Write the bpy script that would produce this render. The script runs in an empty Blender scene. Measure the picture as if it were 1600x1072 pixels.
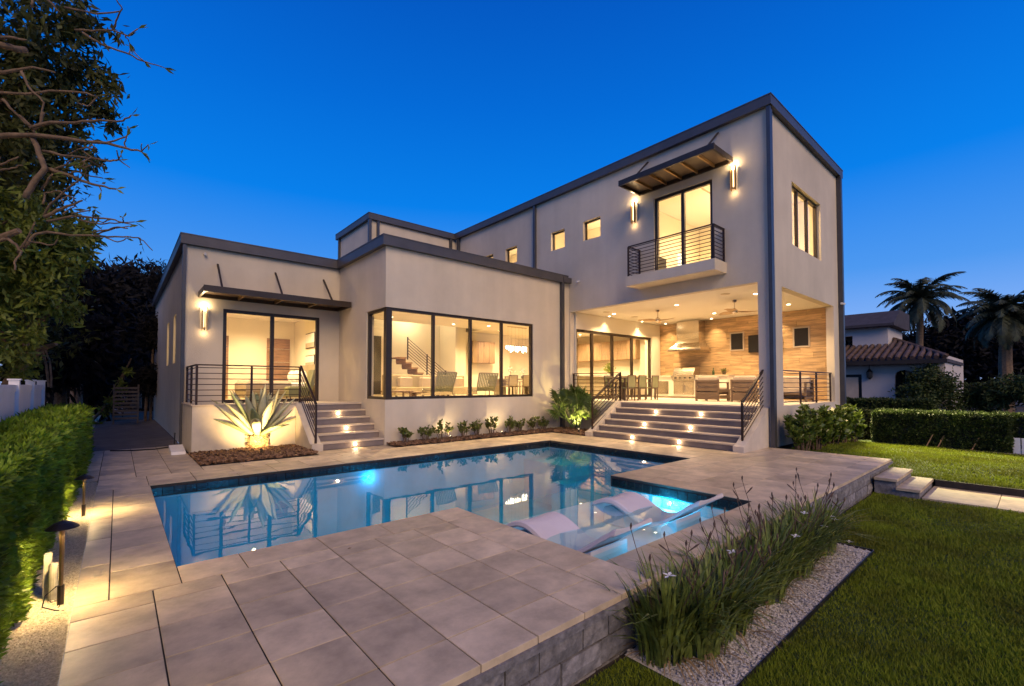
import bpy, bmesh, math, random
import numpy as np
from mathutils import Vector, Matrix
random.seed(7); rng = np.random.default_rng(7)
R = math.radians; PI = math.pi
sc = bpy.context.scene; COL = sc.collection
# ---------------------------------------------------------------- camera
YAW, PITCH, FPX, CY, CAMZ = 0.857905, 0.0276453, 712.553, 581.458, 1.55
cd = bpy.data.cameras.new('camera'); cam = bpy.data.objects.new('camera', cd); COL.objects.link(cam)
cam.location = (0, 0, CAMZ); cam.rotation_euler = (PI/2 + PITCH, 0, YAW - PI/2)
cd.sensor_width = 36; cd.lens = FPX/1600*36; cd.shift_y = (CY-536)/1600; cd.clip_end = 2000; cd.clip_start = .05
sc.camera = cam
# ---------------------------------------------------------------- world, dusk sky
w = bpy.data.worlds.new('World'); sc.world = w; w.use_nodes = True
nt = w.node_tree; nt.nodes.clear()
wo = nt.nodes.new('ShaderNodeOutputWorld'); bg = nt.nodes.new('ShaderNodeBackground')
tc = nt.nodes.new('ShaderNodeTexCoord'); sx = nt.nodes.new('ShaderNodeSeparateXYZ')
cr = nt.nodes.new('ShaderNodeValToRGB')
nt.links.new(tc.outputs['Generated'], sx.inputs[0]); nt.links.new(sx.outputs['Z'], cr.inputs[0])
e = cr.color_ramp.elements
e[0].position = 0.0; e[0].color = (.28, .38, .68, 1)
e[1].position = 1.0; e[1].color = (.001, .03, .20, 1)
for p, c in ((.07, (.20, .345, .68)), (.20, (.055, .23, .63)), (.36, (.002, .155, .60)), (.52, (.001, .105, .49)), (.68, (.001, .065, .37))):
    n = e.new(p); n.color = (*c, 1)
bg.inputs[1].default_value = .87
nt.links.new(cr.outputs[0], bg.inputs[0]); nt.links.new(bg.outputs[0], wo.inputs[0])
# the glow left in the sky where the sun went down, behind the camera: weak, wide, warm
sd = bpy.data.lights.new('sun', 'SUN'); sd.energy = 1.5; sd.angle = R(40); sd.color = (1, .68, .36)
so = bpy.data.objects.new('sun', sd); COL.objects.link(so)
so.rotation_euler = (R(56), 0, YAW - PI/2 + R(17))
vs = sc.view_settings; vs.view_transform = 'Standard'; vs.look = 'None'; vs.gamma = 1; vs.exposure = .68; vs.use_curve_mapping = False
try:
    cy = sc.cycles; cy.use_denoising = True; cy.max_bounces = 8; cy.transparent_max_bounces = 16; cy.diffuse_bounces = 4
    cy.glossy_bounces = 4; cy.transmission_bounces = 4; cy.caustics_reflective = False; cy.caustics_refractive = False
    cy.sample_clamp_indirect = 4; cy.sample_clamp_direct = 0; cy.use_adaptive_sampling = True; cy.adaptive_threshold = .015
except Exception: pass
# ---------------------------------------------------------------- pixel rays (to read measured positions off known planes)
_v = np.array([math.cos(YAW)*math.cos(PITCH), math.sin(YAW)*math.cos(PITCH), math.sin(PITCH)])
_r = np.array([math.sin(YAW), -math.cos(YAW), 0.]); _u = np.cross(_r, _v); _C = np.array([0, 0, CAMZ])
def ray(px, py): return _v + _r*(px-800)/FPX - _u*(py-CY)/FPX
def onx(px, py, x): d = ray(px, py); return _C + d*x/d[0]
def ony(px, py, y): d = ray(px, py); return _C + d*y/d[1]
def onz(px, py, z): d = ray(px, py); return _C + d*(z-CAMZ)/d[2]
def at(px, py, t): return _C + ray(px, py)*t
def project(P):
    d = P - _C; z = d@_v
    return 800 + FPX*(d@_r)/z, CY - FPX*(d@_u)/z, z
# ---------------------------------------------------------------- materials
def nd(t, ty, **k):
    n = t.nodes.new(ty)
    for a, b in k.items(): setattr(n, a, b)
    return n
def M(name, col, rough=.6, metal=0., var=.12, scale=3., bump=0., bscale=80., objvar=0., col2=None, stretch=None, spec=.5, sub=0., emit=None, est=0., voro=False, streak=0.):
    m = bpy.data.materials.new(name); m.use_nodes = True; t = m.node_tree; b = t.nodes['Principled BSDF']
    b.inputs['Roughness'].default_value = rough; b.inputs['Metallic'].default_value = metal
    b.inputs['Specular IOR Level'].default_value = spec
    g = nd(t, 'ShaderNodeNewGeometry'); src = g.outputs['Position']
    if stretch:
        mp = nd(t, 'ShaderNodeMapping'); mp.inputs['Scale'].default_value = stretch; t.links.new(src, mp.inputs[0]); src = mp.outputs[0]
    oi = nd(t, 'ShaderNodeObjectInfo')
    if objvar:
        va = nd(t, 'ShaderNodeVectorMath', operation='MULTIPLY_ADD'); cb = nd(t, 'ShaderNodeCombineXYZ')
        for i in range(3): t.links.new(oi.outputs['Random'], cb.inputs[i])
        va.inputs[1].default_value = (37, 53, 29); t.links.new(cb.outputs[0], va.inputs[0]); t.links.new(src, va.inputs[2]); src = va.outputs[0]
    no = nd(t, 'ShaderNodeTexNoise'); no.inputs['Scale'].default_value = scale; no.inputs['Detail'].default_value = 6; no.inputs['Roughness'].default_value = .62
    t.links.new(src, no.inputs[0])
    rp = nd(t, 'ShaderNodeValToRGB'); c2 = col2 or tuple(c*(1-var*1.6) for c in col); c1 = col if col2 else tuple(min(1, c*(1+var)) for c in col)
    rp.color_ramp.elements[0].position = .32; rp.color_ramp.elements[0].color = (*c2, 1)
    rp.color_ramp.elements[1].position = .68; rp.color_ramp.elements[1].color = (*c1, 1)
    t.links.new(no.outputs['Fac'], rp.inputs[0]); out = rp.outputs[0]
    if objvar:
        hs = nd(t, 'ShaderNodeHueSaturation'); mr = nd(t, 'ShaderNodeMapRange'); mr.inputs[3].default_value = 1-objvar; mr.inputs[4].default_value = 1+objvar
        t.links.new(oi.outputs['Random'], mr.inputs[0]); t.links.new(mr.outputs[0], hs.inputs['Value']); t.links.new(out, hs.inputs['Color']); out = hs.outputs[0]
    if streak:
        m2 = nd(t, 'ShaderNodeMapping'); m2.inputs['Scale'].default_value = (2.6, 2.6, .22); t.links.new(g.outputs['Position'], m2.inputs[0])
        n3 = nd(t, 'ShaderNodeTexNoise'); n3.inputs['Scale'].default_value = 1.0; n3.inputs['Detail'].default_value = 5; t.links.new(m2.outputs[0], n3.inputs[0])
        r3 = nd(t, 'ShaderNodeMapRange'); r3.inputs[1].default_value = .35; r3.inputs[2].default_value = .65; r3.inputs[3].default_value = 1-streak; r3.inputs[4].default_value = 1.03; t.links.new(n3.outputs['Fac'], r3.inputs[0])
        h3 = nd(t, 'ShaderNodeHueSaturation'); t.links.new(r3.outputs[0], h3.inputs['Value']); t.links.new(out, h3.inputs['Color']); out = h3.outputs[0]
    t.links.new(out, b.inputs['Base Color'])
    if bump:
        n2 = nd(t, 'ShaderNodeTexVoronoi' if voro else 'ShaderNodeTexNoise'); n2.inputs['Scale'].default_value = bscale; t.links.new(src, n2.inputs[0])
        bp = nd(t, 'ShaderNodeBump'); bp.inputs['Strength'].default_value = bump; bp.inputs['Distance'].default_value = .01
        t.links.new(n2.outputs[0], bp.inputs['Height']); t.links.new(bp.outputs[0], b.inputs['Normal'])
    if sub:
        b.inputs['Transmission Weight'].default_value = 0
        tr = nd(t, 'ShaderNodeBsdfTranslucent'); mx = nd(t, 'ShaderNodeMixShader'); mx.inputs[0].default_value = sub
        t.links.new(out, tr.inputs[0]); t.links.new(b.outputs[0], mx.inputs[1]); t.links.new(tr.outputs[0], mx.inputs[2]); t.links.new(mx.outputs[0], t.nodes['Material Output'].inputs[0])
    if emit:
        b.inputs['Emission Color'].default_value = (*emit, 1); b.inputs['Emission Strength'].default_value = est
    return m
def thin_glass(name, tint=(.95, .97, .95), rough=0., ior=1.45, bump=0., refl=1.):
    m = bpy.data.materials.new(name); m.use_nodes = True; t = m.node_tree; t.nodes.clear()
    o = nd(t, 'ShaderNodeOutputMaterial'); tr = nd(t, 'ShaderNodeBsdfTransparent'); gl = nd(t, 'ShaderNodeBsdfGlossy'); mx = nd(t, 'ShaderNodeMixShader'); f = nd(t, 'ShaderNodeFresnel')
    tr.inputs[0].default_value = (*tint, 1); gl.inputs['Roughness'].default_value = rough; gl.inputs[0].default_value = (refl, refl, refl, 1); mi = nd(t, 'ShaderNodeMix'); gb = nd(t, 'ShaderNodeNewGeometry'); mi.inputs[2].default_value = ior; mi.inputs[3].default_value = 1/ior; t.links.new(gb.outputs['Backfacing'], mi.inputs[0]); t.links.new(mi.outputs[0], f.inputs[0])
    t.links.new(f.outputs[0], mx.inputs[0]); t.links.new(tr.outputs[0], mx.inputs[1]); t.links.new(gl.outputs[0], mx.inputs[2]); t.links.new(mx.outputs[0], o.inputs[0])
    if bump:
        g = nd(t, 'ShaderNodeNewGeometry'); n = nd(t, 'ShaderNodeTexNoise'); n.inputs['Scale'].default_value = 1.6; n.inputs['Detail'].default_value = 2; t.links.new(g.outputs['Position'], n.inputs[0])
        bp = nd(t, 'ShaderNodeBump'); bp.inputs['Strength'].default_value = bump; bp.inputs['Distance'].default_value = .02
        t.links.new(n.outputs[0], bp.inputs['Height']); t.links.new(bp.outputs[0], gl.inputs['Normal']); t.links.new(bp.outputs[0], f.inputs['Normal'])
    return m
def emis(name, col, s):
    m = bpy.data.materials.new(name); m.use_nodes = True; t = m.node_tree; t.nodes.clear()
    o = nd(t, 'ShaderNodeOutputMaterial'); em = nd(t, 'ShaderNodeEmission'); em.inputs[0].default_value = (*col, 1); em.inputs[1].default_value = s
    t.links.new(em.outputs[0], o.inputs[0]); return m
WARM = (1, .69, .35); WARMW = (1, .77, .45)
m_stucco = M('stucco', (.58, .51, .41), .9, var=.07, scale=.6, bump=.5, bscale=90, streak=.035)
m_plinth = M('stucco_base', (.57, .50, .41), .9, var=.12, scale=1.1, bump=.5, bscale=90, streak=.05)
m_inwall = M('interior_paint', (.80, .73, .58), .8, var=.02, scale=.5)
m_ceil = M('ceiling_paint', (.80, .75, .66), .8, var=.02, scale=.5)
m_fascia = M('fascia_metal', (.085, .08, .085), .45, .3, var=.1, scale=2)
m_bronze = M('bronze_frame', (.05, .035, .025), .4, .4, var=.1, scale=4)
m_pipe = M('downpipe_metal', (.075, .075, .085), .4, .4, var=.08, scale=4)
m_rail = M('railing_metal', (.045, .024, .018), .4, .5, var=.1, scale=4)
m_deck = M('deck_stone', (.54, .43, .29), .48, var=.20, scale=3.4, bump=.2, bscale=45, objvar=.20, spec=.45)
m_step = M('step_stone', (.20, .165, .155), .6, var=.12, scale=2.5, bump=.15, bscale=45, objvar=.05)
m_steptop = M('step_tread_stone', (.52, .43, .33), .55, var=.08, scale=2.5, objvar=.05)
m_grout = M('grout', (.022, .018, .017), .9, var=.2, scale=9)
m_block = M('split_block', (.20, .19, .20), .95, var=.3, scale=14, bump=.9, bscale=38, objvar=.2)
m_glass = thin_glass('window_glass')
m_water = thin_glass('pool_water', (.07, .77, 1.), .018, 1.55, bump=.11)
m_water2 = thin_glass('shelf_water', (.70, .94, 1.), .015, 1.45, bump=.08)
m_pool = M('pool_finish', (.02, .44, .52), .6, var=.10, scale=2.5, bump=.1, bscale=30)
m_shelf = M('pool_shelf_finish', (.62, .68, .72), .6, var=.06, scale=3)
m_wtile = M('waterline_tile', (.012, .014, .016), .25, var=.3, scale=9, objvar=.3)
m_lounger = M('resin_white', (.66, .60, .62), .45, var=.03, scale=3)
m_soil = M('garden_soil', (.045, .035, .028), .95, var=.3, scale=6, bump=.6, bscale=30)
m_lawnsoil = M('lawn_thatch', (.045, .075, .012), .95, var=.3, scale=9, bump=.8, bscale=60)
m_mulch = M('bark_mulch', (.20, .11, .06), .9, var=.4, scale=20, objvar=0)
m_gravel = M('grey_gravel', (.52, .49, .47), .85, var=.3, scale=60)
m_gravelY = M('tan_gravel', (.58, .49, .34), .9, var=.25, scale=50)
m_grass = M('grass_blades', (.21, .275, .018), .6, col2=(.115, .125, .014), scale=1.5, sub=.25, spec=.2)
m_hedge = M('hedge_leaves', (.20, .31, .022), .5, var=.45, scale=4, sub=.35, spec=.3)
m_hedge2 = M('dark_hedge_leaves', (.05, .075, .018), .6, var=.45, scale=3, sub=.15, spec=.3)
m_tree = M('dark_tree_leaves', (.065, .075, .018), .55, var=.5, scale=2, sub=.2, spec=.3)
m_tree2 = M('green_tree_leaves', (.15, .19, .028), .5, var=.4, scale=2, sub=.25, spec=.3)
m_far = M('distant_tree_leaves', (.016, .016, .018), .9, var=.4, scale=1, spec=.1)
m_bark = M('bark', (.15, .095, .06), .9, var=.35, scale=12, bump=.6, bscale=40)
m_bark2 = M('grey_bark', (.15, .10, .06), .9, var=.3, scale=9, bump=.6, bscale=30)
m_vinyl = M('white_vinyl', (.72, .70, .72), .5, var=.04, scale=2)
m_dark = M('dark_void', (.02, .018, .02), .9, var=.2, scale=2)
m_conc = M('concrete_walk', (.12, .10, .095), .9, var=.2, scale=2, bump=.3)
m_wood = M('oak_veneer', (.30, .17, .08), .5, var=.2, scale=3, stretch=(1, 1, 6))
m_plank = M('wood_look_tile', (.56, .37, .19), .5, var=.28, scale=1.6, stretch=(1, 1, 9), objvar=.16)
m_cab = M('cabinet_veneer', (.27, .175, .10), .5, var=.15, scale=3, stretch=(6, 6, 1), objvar=.06)
m_steel = M('stainless_steel', (.68, .62, .54), .22, 1., var=.06, scale=2)
m_black = M('black_plastic', (.015, .013, .013), .35, var=.1)
m_sofa = M('outdoor_cushion', (.42, .34, .26), .9, var=.08, bump=.2, bscale=200)
m_teak = M('brown_aluminium', (.13, .085, .055), .5, var=.1)
m_beige = M('beige_upholstery', (.33, .27, .17), .9, var=.08, bump=.2, bscale=150)
m_sage = M('sage_cord', (.20, .20, .10), .8, var=.1)
m_pvc = M('darkened_pvc', (.30, .27, .22), .6, var=.2, scale=12)  # white pipe colour darkened to offset the overbright path light
m_white = M('white_fabric', (.78, .74, .68), .9, var=.04)
m_floor = M('interior_floor', (.46, .38, .27), .3, var=.06, scale=1.5)
m_porchfloor = M('porch_stone', (.60, .52, .43), .5, var=.08, scale=2, objvar=.05)
m_agave = M('agave_leaf', (.58, .56, .34), .5, var=.15, scale=3, sub=.12)
m_agaveE = M('agave_leaf_margin', (.30, .36, .18), .5, var=.2, scale=4, sub=.1)
m_agtrunk = M('agave_stump', (.50, .35, .18), .9, var=.35, scale=16, bump=.6)
m_palm = M('fan_palm_leaf', (.08, .13, .025), .5, var=.35, scale=5, sub=.25)
m_palmdark = M('palm_frond_dark', (.05, .065, .035), .7, var=.4, scale=2, sub=.1)
m_iris = M('iris_leaf', (.19, .24, .045), .45, var=.5, scale=7, sub=.25)
m_stalk = M('seed_stalk', (.09, .05, .035), .7, var=.3, scale=9)
m_petal = M('iris_petal', (.85, .83, .78), .6, var=.03, sub=.2)
m_clusia = M('clusia_leaf', (.13, .18, .025), .32, var=.45, scale=9, sub=.15, spec=.6)
m_shrub = M('low_shrub_leaf', (.12, .15, .03), .4, var=.3, scale=9, sub=.15)
m_tileroof = M('clay_roof_tile', (.10, .062, .045), .8, var=.3, scale=4)
m_roofdark = M('shingle_roof', (.05, .045, .055), .9, var=.2, scale=3)
m_neigh = M('neighbour_stucco', (.52, .48, .46), .9, var=.05, scale=.6)
m_lampcap = M('path_lamp_bronze', (.05, .035, .025), .45, .5, var=.15)
m_brass = M('aged_brass', (.35, .22, .10), .4, .9, var=.2)
e_down = emis('downlight_lens', WARMW, 14); e_step = emis('step_lamp_lens', (1, .76, .45), 38); e_sconce = emis('sconce_bulb', WARMW, 12)
e_pool = emis('pool_lamp_lens', (.05, .35, 1), 14); e_shade = emis('lamp_shade_glow', (1, .78, .45), 3.2); e_crys = emis('chandelier_glow', (1, .85, .6), 9)
e_win = emis('window_glow', (1, .68, .30), .9)  # glowing surface in place of room light behind the side windows
# ---------------------------------------------------------------- mesh builder
ORG = {}
class MB:
    def __init__(s): s.v = []; s.f = []
    def add(s, vs, fs):
        n = len(s.v); s.v += [tuple(map(float, p)) for p in vs]; s.f += [tuple(i+n for i in f) for f in fs]; return s
    def box(s, x0, x1, y0, y1, z0, z1):
        x0, x1 = sorted((x0, x1)); y0, y1 = sorted((y0, y1)); z0, z1 = sorted((z0, z1))
        return s.add([(x0,y0,z0),(x1,y0,z0),(x1,y1,z0),(x0,y1,z0),(x0,y0,z1),(x1,y0,z1),(x1,y1,z1),(x0,y1,z1)],
                     [(0,3,2,1),(4,5,6,7),(0,1,5,4),(1,2,6,5),(2,3,7,6),(3,0,4,7)])
    def slab(s, x0, x1, y0, y1, z0, z1, c=.008):        # box with chamfered top edge
        return s.add([(x0,y0,z0),(x1,y0,z0),(x1,y1,z0),(x0,y1,z0),(x0,y0,z1-c),(x1,y0,z1-c),(x1,y1,z1-c),(x0,y1,z1-c),
                      (x0+c,y0+c,z1),(x1-c,y0+c,z1),(x1-c,y1-c,z1),(x0+c,y1-c,z1)],
                     [(0,3,2,1),(0,1,5,4),(1,2,6,5),(2,3,7,6),(3,0,4,7),(4,5,9,8),(5,6,10,9),(6,7,11,10),(7,4,8,11),(8,9,10,11)])
    def bar(s, p, q, w, h=None, up=(0,0,1)):
        h = h or w; p = Vector(p); q = Vector(q); d = (q-p).normalized(); u = Vector(up)
        if abs(d.dot(u)) > .99: u = Vector((1,0,0))
        a = d.cross(u).normalized()*w/2; b = a.cross(d).normalized()*h/2
        vs = [o+sa*a+sb*b for o in (p, q) for sa, sb in ((-1,-1),(1,-1),(1,1),(-1,1))]
        return s.add(vs, [(0,1,2,3),(7,6,5,4),(0,4,5,1),(1,5,6,2),(2,6,7,3),(3,7,4,0)])
    def tube(s, pts, rad, n=8, cap=True):
        pts = [Vector(p) for p in pts]; rad = rad if hasattr(rad, '__len__') else [rad]*len(pts)
        base = len(s.v); a = None
        for i, p in enumerate(pts):
            d = (pts[min(i+1, len(pts)-1)] - pts[max(i-1, 0)])
            d = d.normalized() if d.length > 1e-9 else Vector((0,0,1))
            if a is None:
                a = d.orthogonal().normalized()
            a = (a - d*a.dot(d)); a = a.normalized() if a.length > 1e-6 else d.orthogonal().normalized()
            b = d.cross(a)
            for k in range(n):
                t = 2*PI*k/n; s.v.append(tuple(p + (a*math.cos(t)+b*math.sin(t))*rad[i]))
        for i in range(len(pts)-1):
            for k in range(n):
                s.f.append((base+i*n+k, base+i*n+(k+1)%n, base+(i+1)*n+(k+1)%n, base+(i+1)*n+k))
        if cap:
            s.f.append(tuple(base+k for k in range(n))[::-1]); s.f.append(tuple(base+(len(pts)-1)*n+k for k in range(n)))
        return s
    def lathe(s, c, prof, n=20):                         # prof: (r, z)
        return s.tube([(c[0], c[1], c[2]+z+i*1e-6) for i, (r, z) in enumerate(prof)], [max(r, 1e-4) for r, z in prof], n) if False else s._lathe(c, prof, n)
    def _lathe(s, c, prof, n):
        base = len(s.v)
        for r, z in prof:
            for k in range(n):
                t = 2*PI*k/n; s.v.append((c[0]+r*math.cos(t), c[1]+r*math.sin(t), c[2]+z))
        for i in range(len(prof)-1):
            for k in range(n): s.f.append((base+i*n+k, base+i*n+(k+1)%n, base+(i+1)*n+(k+1)%n, base+(i+1)*n+k))
        s.f.append(tuple(base+k for k in range(n))[::-1]); s.f.append(tuple(base+(len(prof)-1)*n+k for k in range(n)))
        return s
    def prism(s, poly, axis, a0, a1):                    # poly in the other two axes
        n = len(poly)
        def P(u, v, a): return {'x': (a, u, v), 'y': (u, a, v), 'z': (u, v, a)}[axis]
        s.add([P(u, v, a0) for u, v in poly]+[P(u, v, a1) for u, v in poly],
              [tuple(range(n))[::-1], tuple(range(n, 2*n))]+[(i, (i+1)%n, n+(i+1)%n, n+i) for i in range(n)])
        return s
    def ell(s, c, r, n=10, m=7, fn=None):
        base = len(s.v)
        for i in range(m+1):
            ph = PI*i/m
            for k in range(n):
                t = 2*PI*k/n; p = (c[0]+r[0]*math.sin(ph)*math.cos(t), c[1]+r[1]*math.sin(ph)*math.sin(t), c[2]+r[2]*math.cos(ph)); s.v.append(p)
        for i in range(m):
            for k in range(n): s.f.append((base+i*n+k, base+(i+1)*n+k, base+(i+1)*n+(k+1)%n, base+i*n+(k+1)%n))
        return s
    def mesh(s, name, org=(0,0,0), smooth=False, fixn=True):
        me = bpy.data.meshes.new(name); me.from_pydata([(x-org[0], y-org[1], z-org[2]) for x, y, z in s.v], [], s.f)
        if fixn and len(s.f) < 20000:
            bm = bmesh.new(); bm.from_mesh(me); bmesh.ops.recalc_face_normals(bm, faces=bm.faces); bm.to_mesh(me); bm.free()
        if smooth: me.polygons.foreach_set('use_smooth', [True]*len(me.polygons))
        me.update(); return me
    def build(s, name, m, parent=None, smooth=False, fixn=True, mesh_only=False):
        org = ORG.get(parent.name, (0,0,0)) if parent else (0,0,0)
        me = s.mesh(name, org, smooth, fixn); me.materials.append(m)
        o = bpy.data.objects.new(name, me); COL.objects.link(o)
        if parent: o.parent = parent
        ORG[o.name] = org
        return o
def tag(o, label=None, cat=None, group=None, kind=None):
    if label: o['label'] = label
    if cat: o['category'] = cat
    if group: o['group'] = group
    if kind: o['kind'] = kind
    return o
def thing(name, label, cat, loc=(0,0,0), rz=0, group=None, world=True):   # world=True: children are given in world coordinates
    o = bpy.data.objects.new(name, None); COL.objects.link(o); o.empty_display_size = .1
    o.location = loc; o.rotation_euler = (0, 0, rz); ORG[o.name] = tuple(loc) if world else (0,0,0)
    return tag(o, label, cat, group)
def copy_tree(o, parent=None):
    c = o.copy(); COL.objects.link(c); ORG[c.name] = ORG.get(o.name, (0,0,0))
    if parent is not None: c.parent = parent
    for ch in list(o.children): copy_tree(ch, c)
    return c
def npmesh(name, V, F, m, parent=None, smooth=False):     # V (n,3) F (m,k)
    org = ORG.get(parent.name, (0,0,0)) if parent else (0,0,0)
    V = np.asarray(V, np.float32) - np.array(org, np.float32); F = np.asarray(F, np.int32)
    me = bpy.data.meshes.new(name); me.vertices.add(len(V)); me.vertices.foreach_set('co', V.ravel())
    me.loops.add(F.size); me.loops.foreach_set('vertex_index', F.ravel()); me.polygons.add(len(F))
    me.polygons.foreach_set('loop_start', np.arange(0, F.size, F.shape[1], dtype=np.int32)); me.polygons.foreach_set('loop_total', np.full(len(F), F.shape[1], np.int32))
    if smooth: me.polygons.foreach_set('use_smooth', np.ones(len(F), bool))
    me.update(calc_edges=True); me.materials.append(m)
    o = bpy.data.objects.new(name, me); COL.objects.link(o)
    if parent: o.parent = parent
    ORG[o.name] = org
    return o
def norm(a): return a/np.maximum(np.linalg.norm(a, axis=-1, keepdims=True), 1e-9)
def leaves(C, D, L, W, fold=.25):                        # one folded 4-vertex leaf per centre: C base, D direction, L length, W width
    n = len(C); D = norm(D); S = norm(np.cross(D, norm(rng.normal(size=(n, 3))))); U = np.cross(S, D)
    L = np.broadcast_to(L, n)[:, None]; W = np.broadcast_to(W, n)[:, None]
    V = np.stack([C, C+D*L*.5+S*W*.5+U*W*fold, C+D*L, C+D*L*.5-S*W*.5+U*W*fold], 1).reshape(-1, 3)
    return V, np.arange(4*n).reshape(n, 4)
def lamp(kind, loc, power, col=WARM, parent=None, size=.1, spot=None, blend=.5, aim=None, size_y=None, name='lamp_light'):
    l = bpy.data.lights.new(name, kind); l.energy = power; l.color = col
    if kind == 'AREA':
        l.shape = 'RECTANGLE'; l.size = size; l.size_y = size_y or size
    else: l.shadow_soft_size = size
    if kind == 'SPOT': l.spot_size = R(spot or 90); l.spot_blend = blend
    o = bpy.data.objects.new(name, l); COL.objects.link(o)
    org = ORG.get(parent.name, (0,0,0)) if parent else (0,0,0)
    o.location = Vector(loc)-Vector(org)
    if aim is not None: o.rotation_euler = Vector(aim).to_track_quat('-Z', 'Y').to_euler()
    if parent: o.parent = parent
    return o
# ================================================================ GROUND
GZ = -.45
def struct(o, label=None): return tag(o, label, kind='structure')
PX0, PX1, PY0, PY1 = -.8, 12.2, 2.1, 20.0          # hole in the ground sheet under the deck
b = MB()
for x0, x1, y0, y1 in ((-600, PX0, -600, 900), (PX1, 900, -600, 900), (PX0, PX1, -600, PY0), (PX0, PX1, PY1, 900)):
    b.add([(x0,y0,GZ-.02),(x1,y0,GZ-.02),(x1,y1,GZ-.02),(x0,y1,GZ-.02)], [(0,1,2,3)])
struct(b.build('ground', m_soil), 'dark planted ground around the house and lawns')
def lawn_z(x, y):
    x = np.asarray(x, float); y = np.asarray(y, float)
    t = np.clip((x-12.05)/1.6, 0, 1); t = t*t*(3-2*t)
    near = np.clip((y-.2)/2.6, 0, 1)
    up = -.30 + .20*t + .04*near
    return np.where(x > 12.05, up, GZ)
# lawn beds (thatch under the blades)
def sheet(name, x0, x1, y0, y1, nx, ny, m, dz=0, fz=lawn_z):
    X, Y = np.meshgrid(np.linspace(x0, x1, nx), np.linspace(y0, y1, ny)); Z = fz(X, Y)+dz
    V = np.stack([X.ravel(), Y.ravel(), Z.ravel()], 1); I = np.arange(nx*ny).reshape(ny, nx)
    F = np.stack([I[:-1,:-1].ravel(), I[:-1,1:].ravel(), I[1:,1:].ravel(), I[1:,:-1].ravel()], 1)
    return npmesh(name, V, F, m, smooth=True)
struct(sheet('front_lawn_ground', -1.5, 10.62, -12, 2.04, 30, 30, m_lawnsoil, -.004), 'lower lawn beside the raised pool deck')
struct(sheet('side_lawn_ground', 12.06, 16.6, -14, 4.3, 40, 60, m_lawnsoil, -.004), 'upper lawn between the hedge and the path')
kb = MB(); kb.box(12.02, 12.07, -14, 1.36, GZ-.1, -.29); struct(kb.build('lawn_edge', m_grout), 'dark earth edge between the path and the upper lawn')
kb = MB(); kb.box(16.0, 16.16, -14, 4.3, -.3, -.085); struct(kb.build('kerb', m_conc), 'pale mowing kerb in front of the far hedge')
# ================================================================ POOL DECK
POOL = [(.41, 9.18, 4.85, 9.0), (3.28, 6.43, 2.54, 4.851)]
WZ = -.105                                             # water level
deck = tag(thing('pool_deck', None, None, (4, 6, 0)), 'raised stone pool deck laid in large square pavers', kind='structure')
b = MB()
DECKR = [(-.21, 3.28, 2.05, 4.85), (3.28, 6.43, 2.05, 2.54), (6.43, 12.25, 2.05, 4.85), (9.18, 12.3, 4.85, 9.0), (-.21, .41, 4.85, 9.0), (-.21, 12.3, 9.0, 12.29), (-.62, -.21, 9.96, 14.39), (-.21, 1.26, 12.29, 14.39)]
for r in DECKR: b.box(r[0]+.02, r[1]-.0, r[2]+.02, r[3], -.09, -.0075)
b.build('mortar_bed', m_grout, deck)
_tm = {}
TILES = [0]
def paver(x0, x1, y0, y1, z1=0., th=.045, m=m_deck, name='paver', parent=None, g=.0045):
    parent = parent or deck
    w_, h_ = round(x1-x0, 3), round(y1-y0, 3); k = (w_, h_, th, m.name)
    if k not in _tm:
        me = MB().slab(-w_/2+g, w_/2-g, -h_/2+g, h_/2-g, -th, 0, .002).mesh('paver'); me.materials.append(m); _tm[k] = me
    o = bpy.data.objects.new(name, _tm[k]); COL.objects.link(o); o.parent = parent
    org = ORG.get(parent.name, (0,0,0)); o.location = ((x0+x1)/2-org[0], (y0+y1)/2-org[1], z1-org[2]+random.uniform(-.0012, .0012)); TILES[0] += 1
    return o
def grid(xs, ys, **k):
    for i in range(len(xs)-1):
        for j in range(len(ys)-1): paver(xs[i], xs[i+1], ys[j], ys[j+1], **k)
def runs(a, b_, step):
    n = max(1, round((b_-a)/step)); return [a+(b_-a)*i/n for i in range(n+1)]
gx = [-.21, .23, .67, 1.11, 1.55, 1.99, 2.43, 2.85]
grid(gx, [2.05, 2.40, 2.84, 3.28, 3.72, 4.16, 4.42])
grid([2.85, 3.28], [2.05, 2.60, 3.24, 3.84, 4.42])
grid([.41, .87, 1.55, 2.21, 2.85, 3.28], [4.42, 4.85])
grid([3.28, 3.91, 4.54, 5.17, 5.80, 6.43], [2.05, 2.54])
grid([-.21, -.02], [4.42, 5.32, 6.2, 7.1, 8.0, 9.0]); grid([-.02, .41], [4.42, 5.05, 5.7, 6.36, 7.02, 7.68, 8.34, 9.0])
grid([6.43, 6.88], [2.40, 2.99, 3.6, 4.22, 4.85]); grid(runs(6.43, 12.25, .64), [2.05, 2.40])
grid(runs(6.88, 12.25, .60), [2.40, 3.0, 3.62, 4.24, 4.85])
grid([9.18, 9.62], runs(4.85, 9.0, .6)); grid([9.62, 10.23, 10.84], runs(4.85, 9.0, .6))
grid(runs(-.21, 10.7, .62), [9.0, 9.44, 9.95]); grid(runs(-.21, 1.22, .5), [9.95, 10.47]); grid(runs(1.22, 10.7, .62), [9.95, 10.44])
grid(runs(3.41, 5.24, .61), [10.44, 11.06])
grid([-.62, -.21], runs(9.96, 14.4, .6)); grid(runs(-.21, 1.22, .48), runs(10.47, 14.4, .6))
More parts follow.
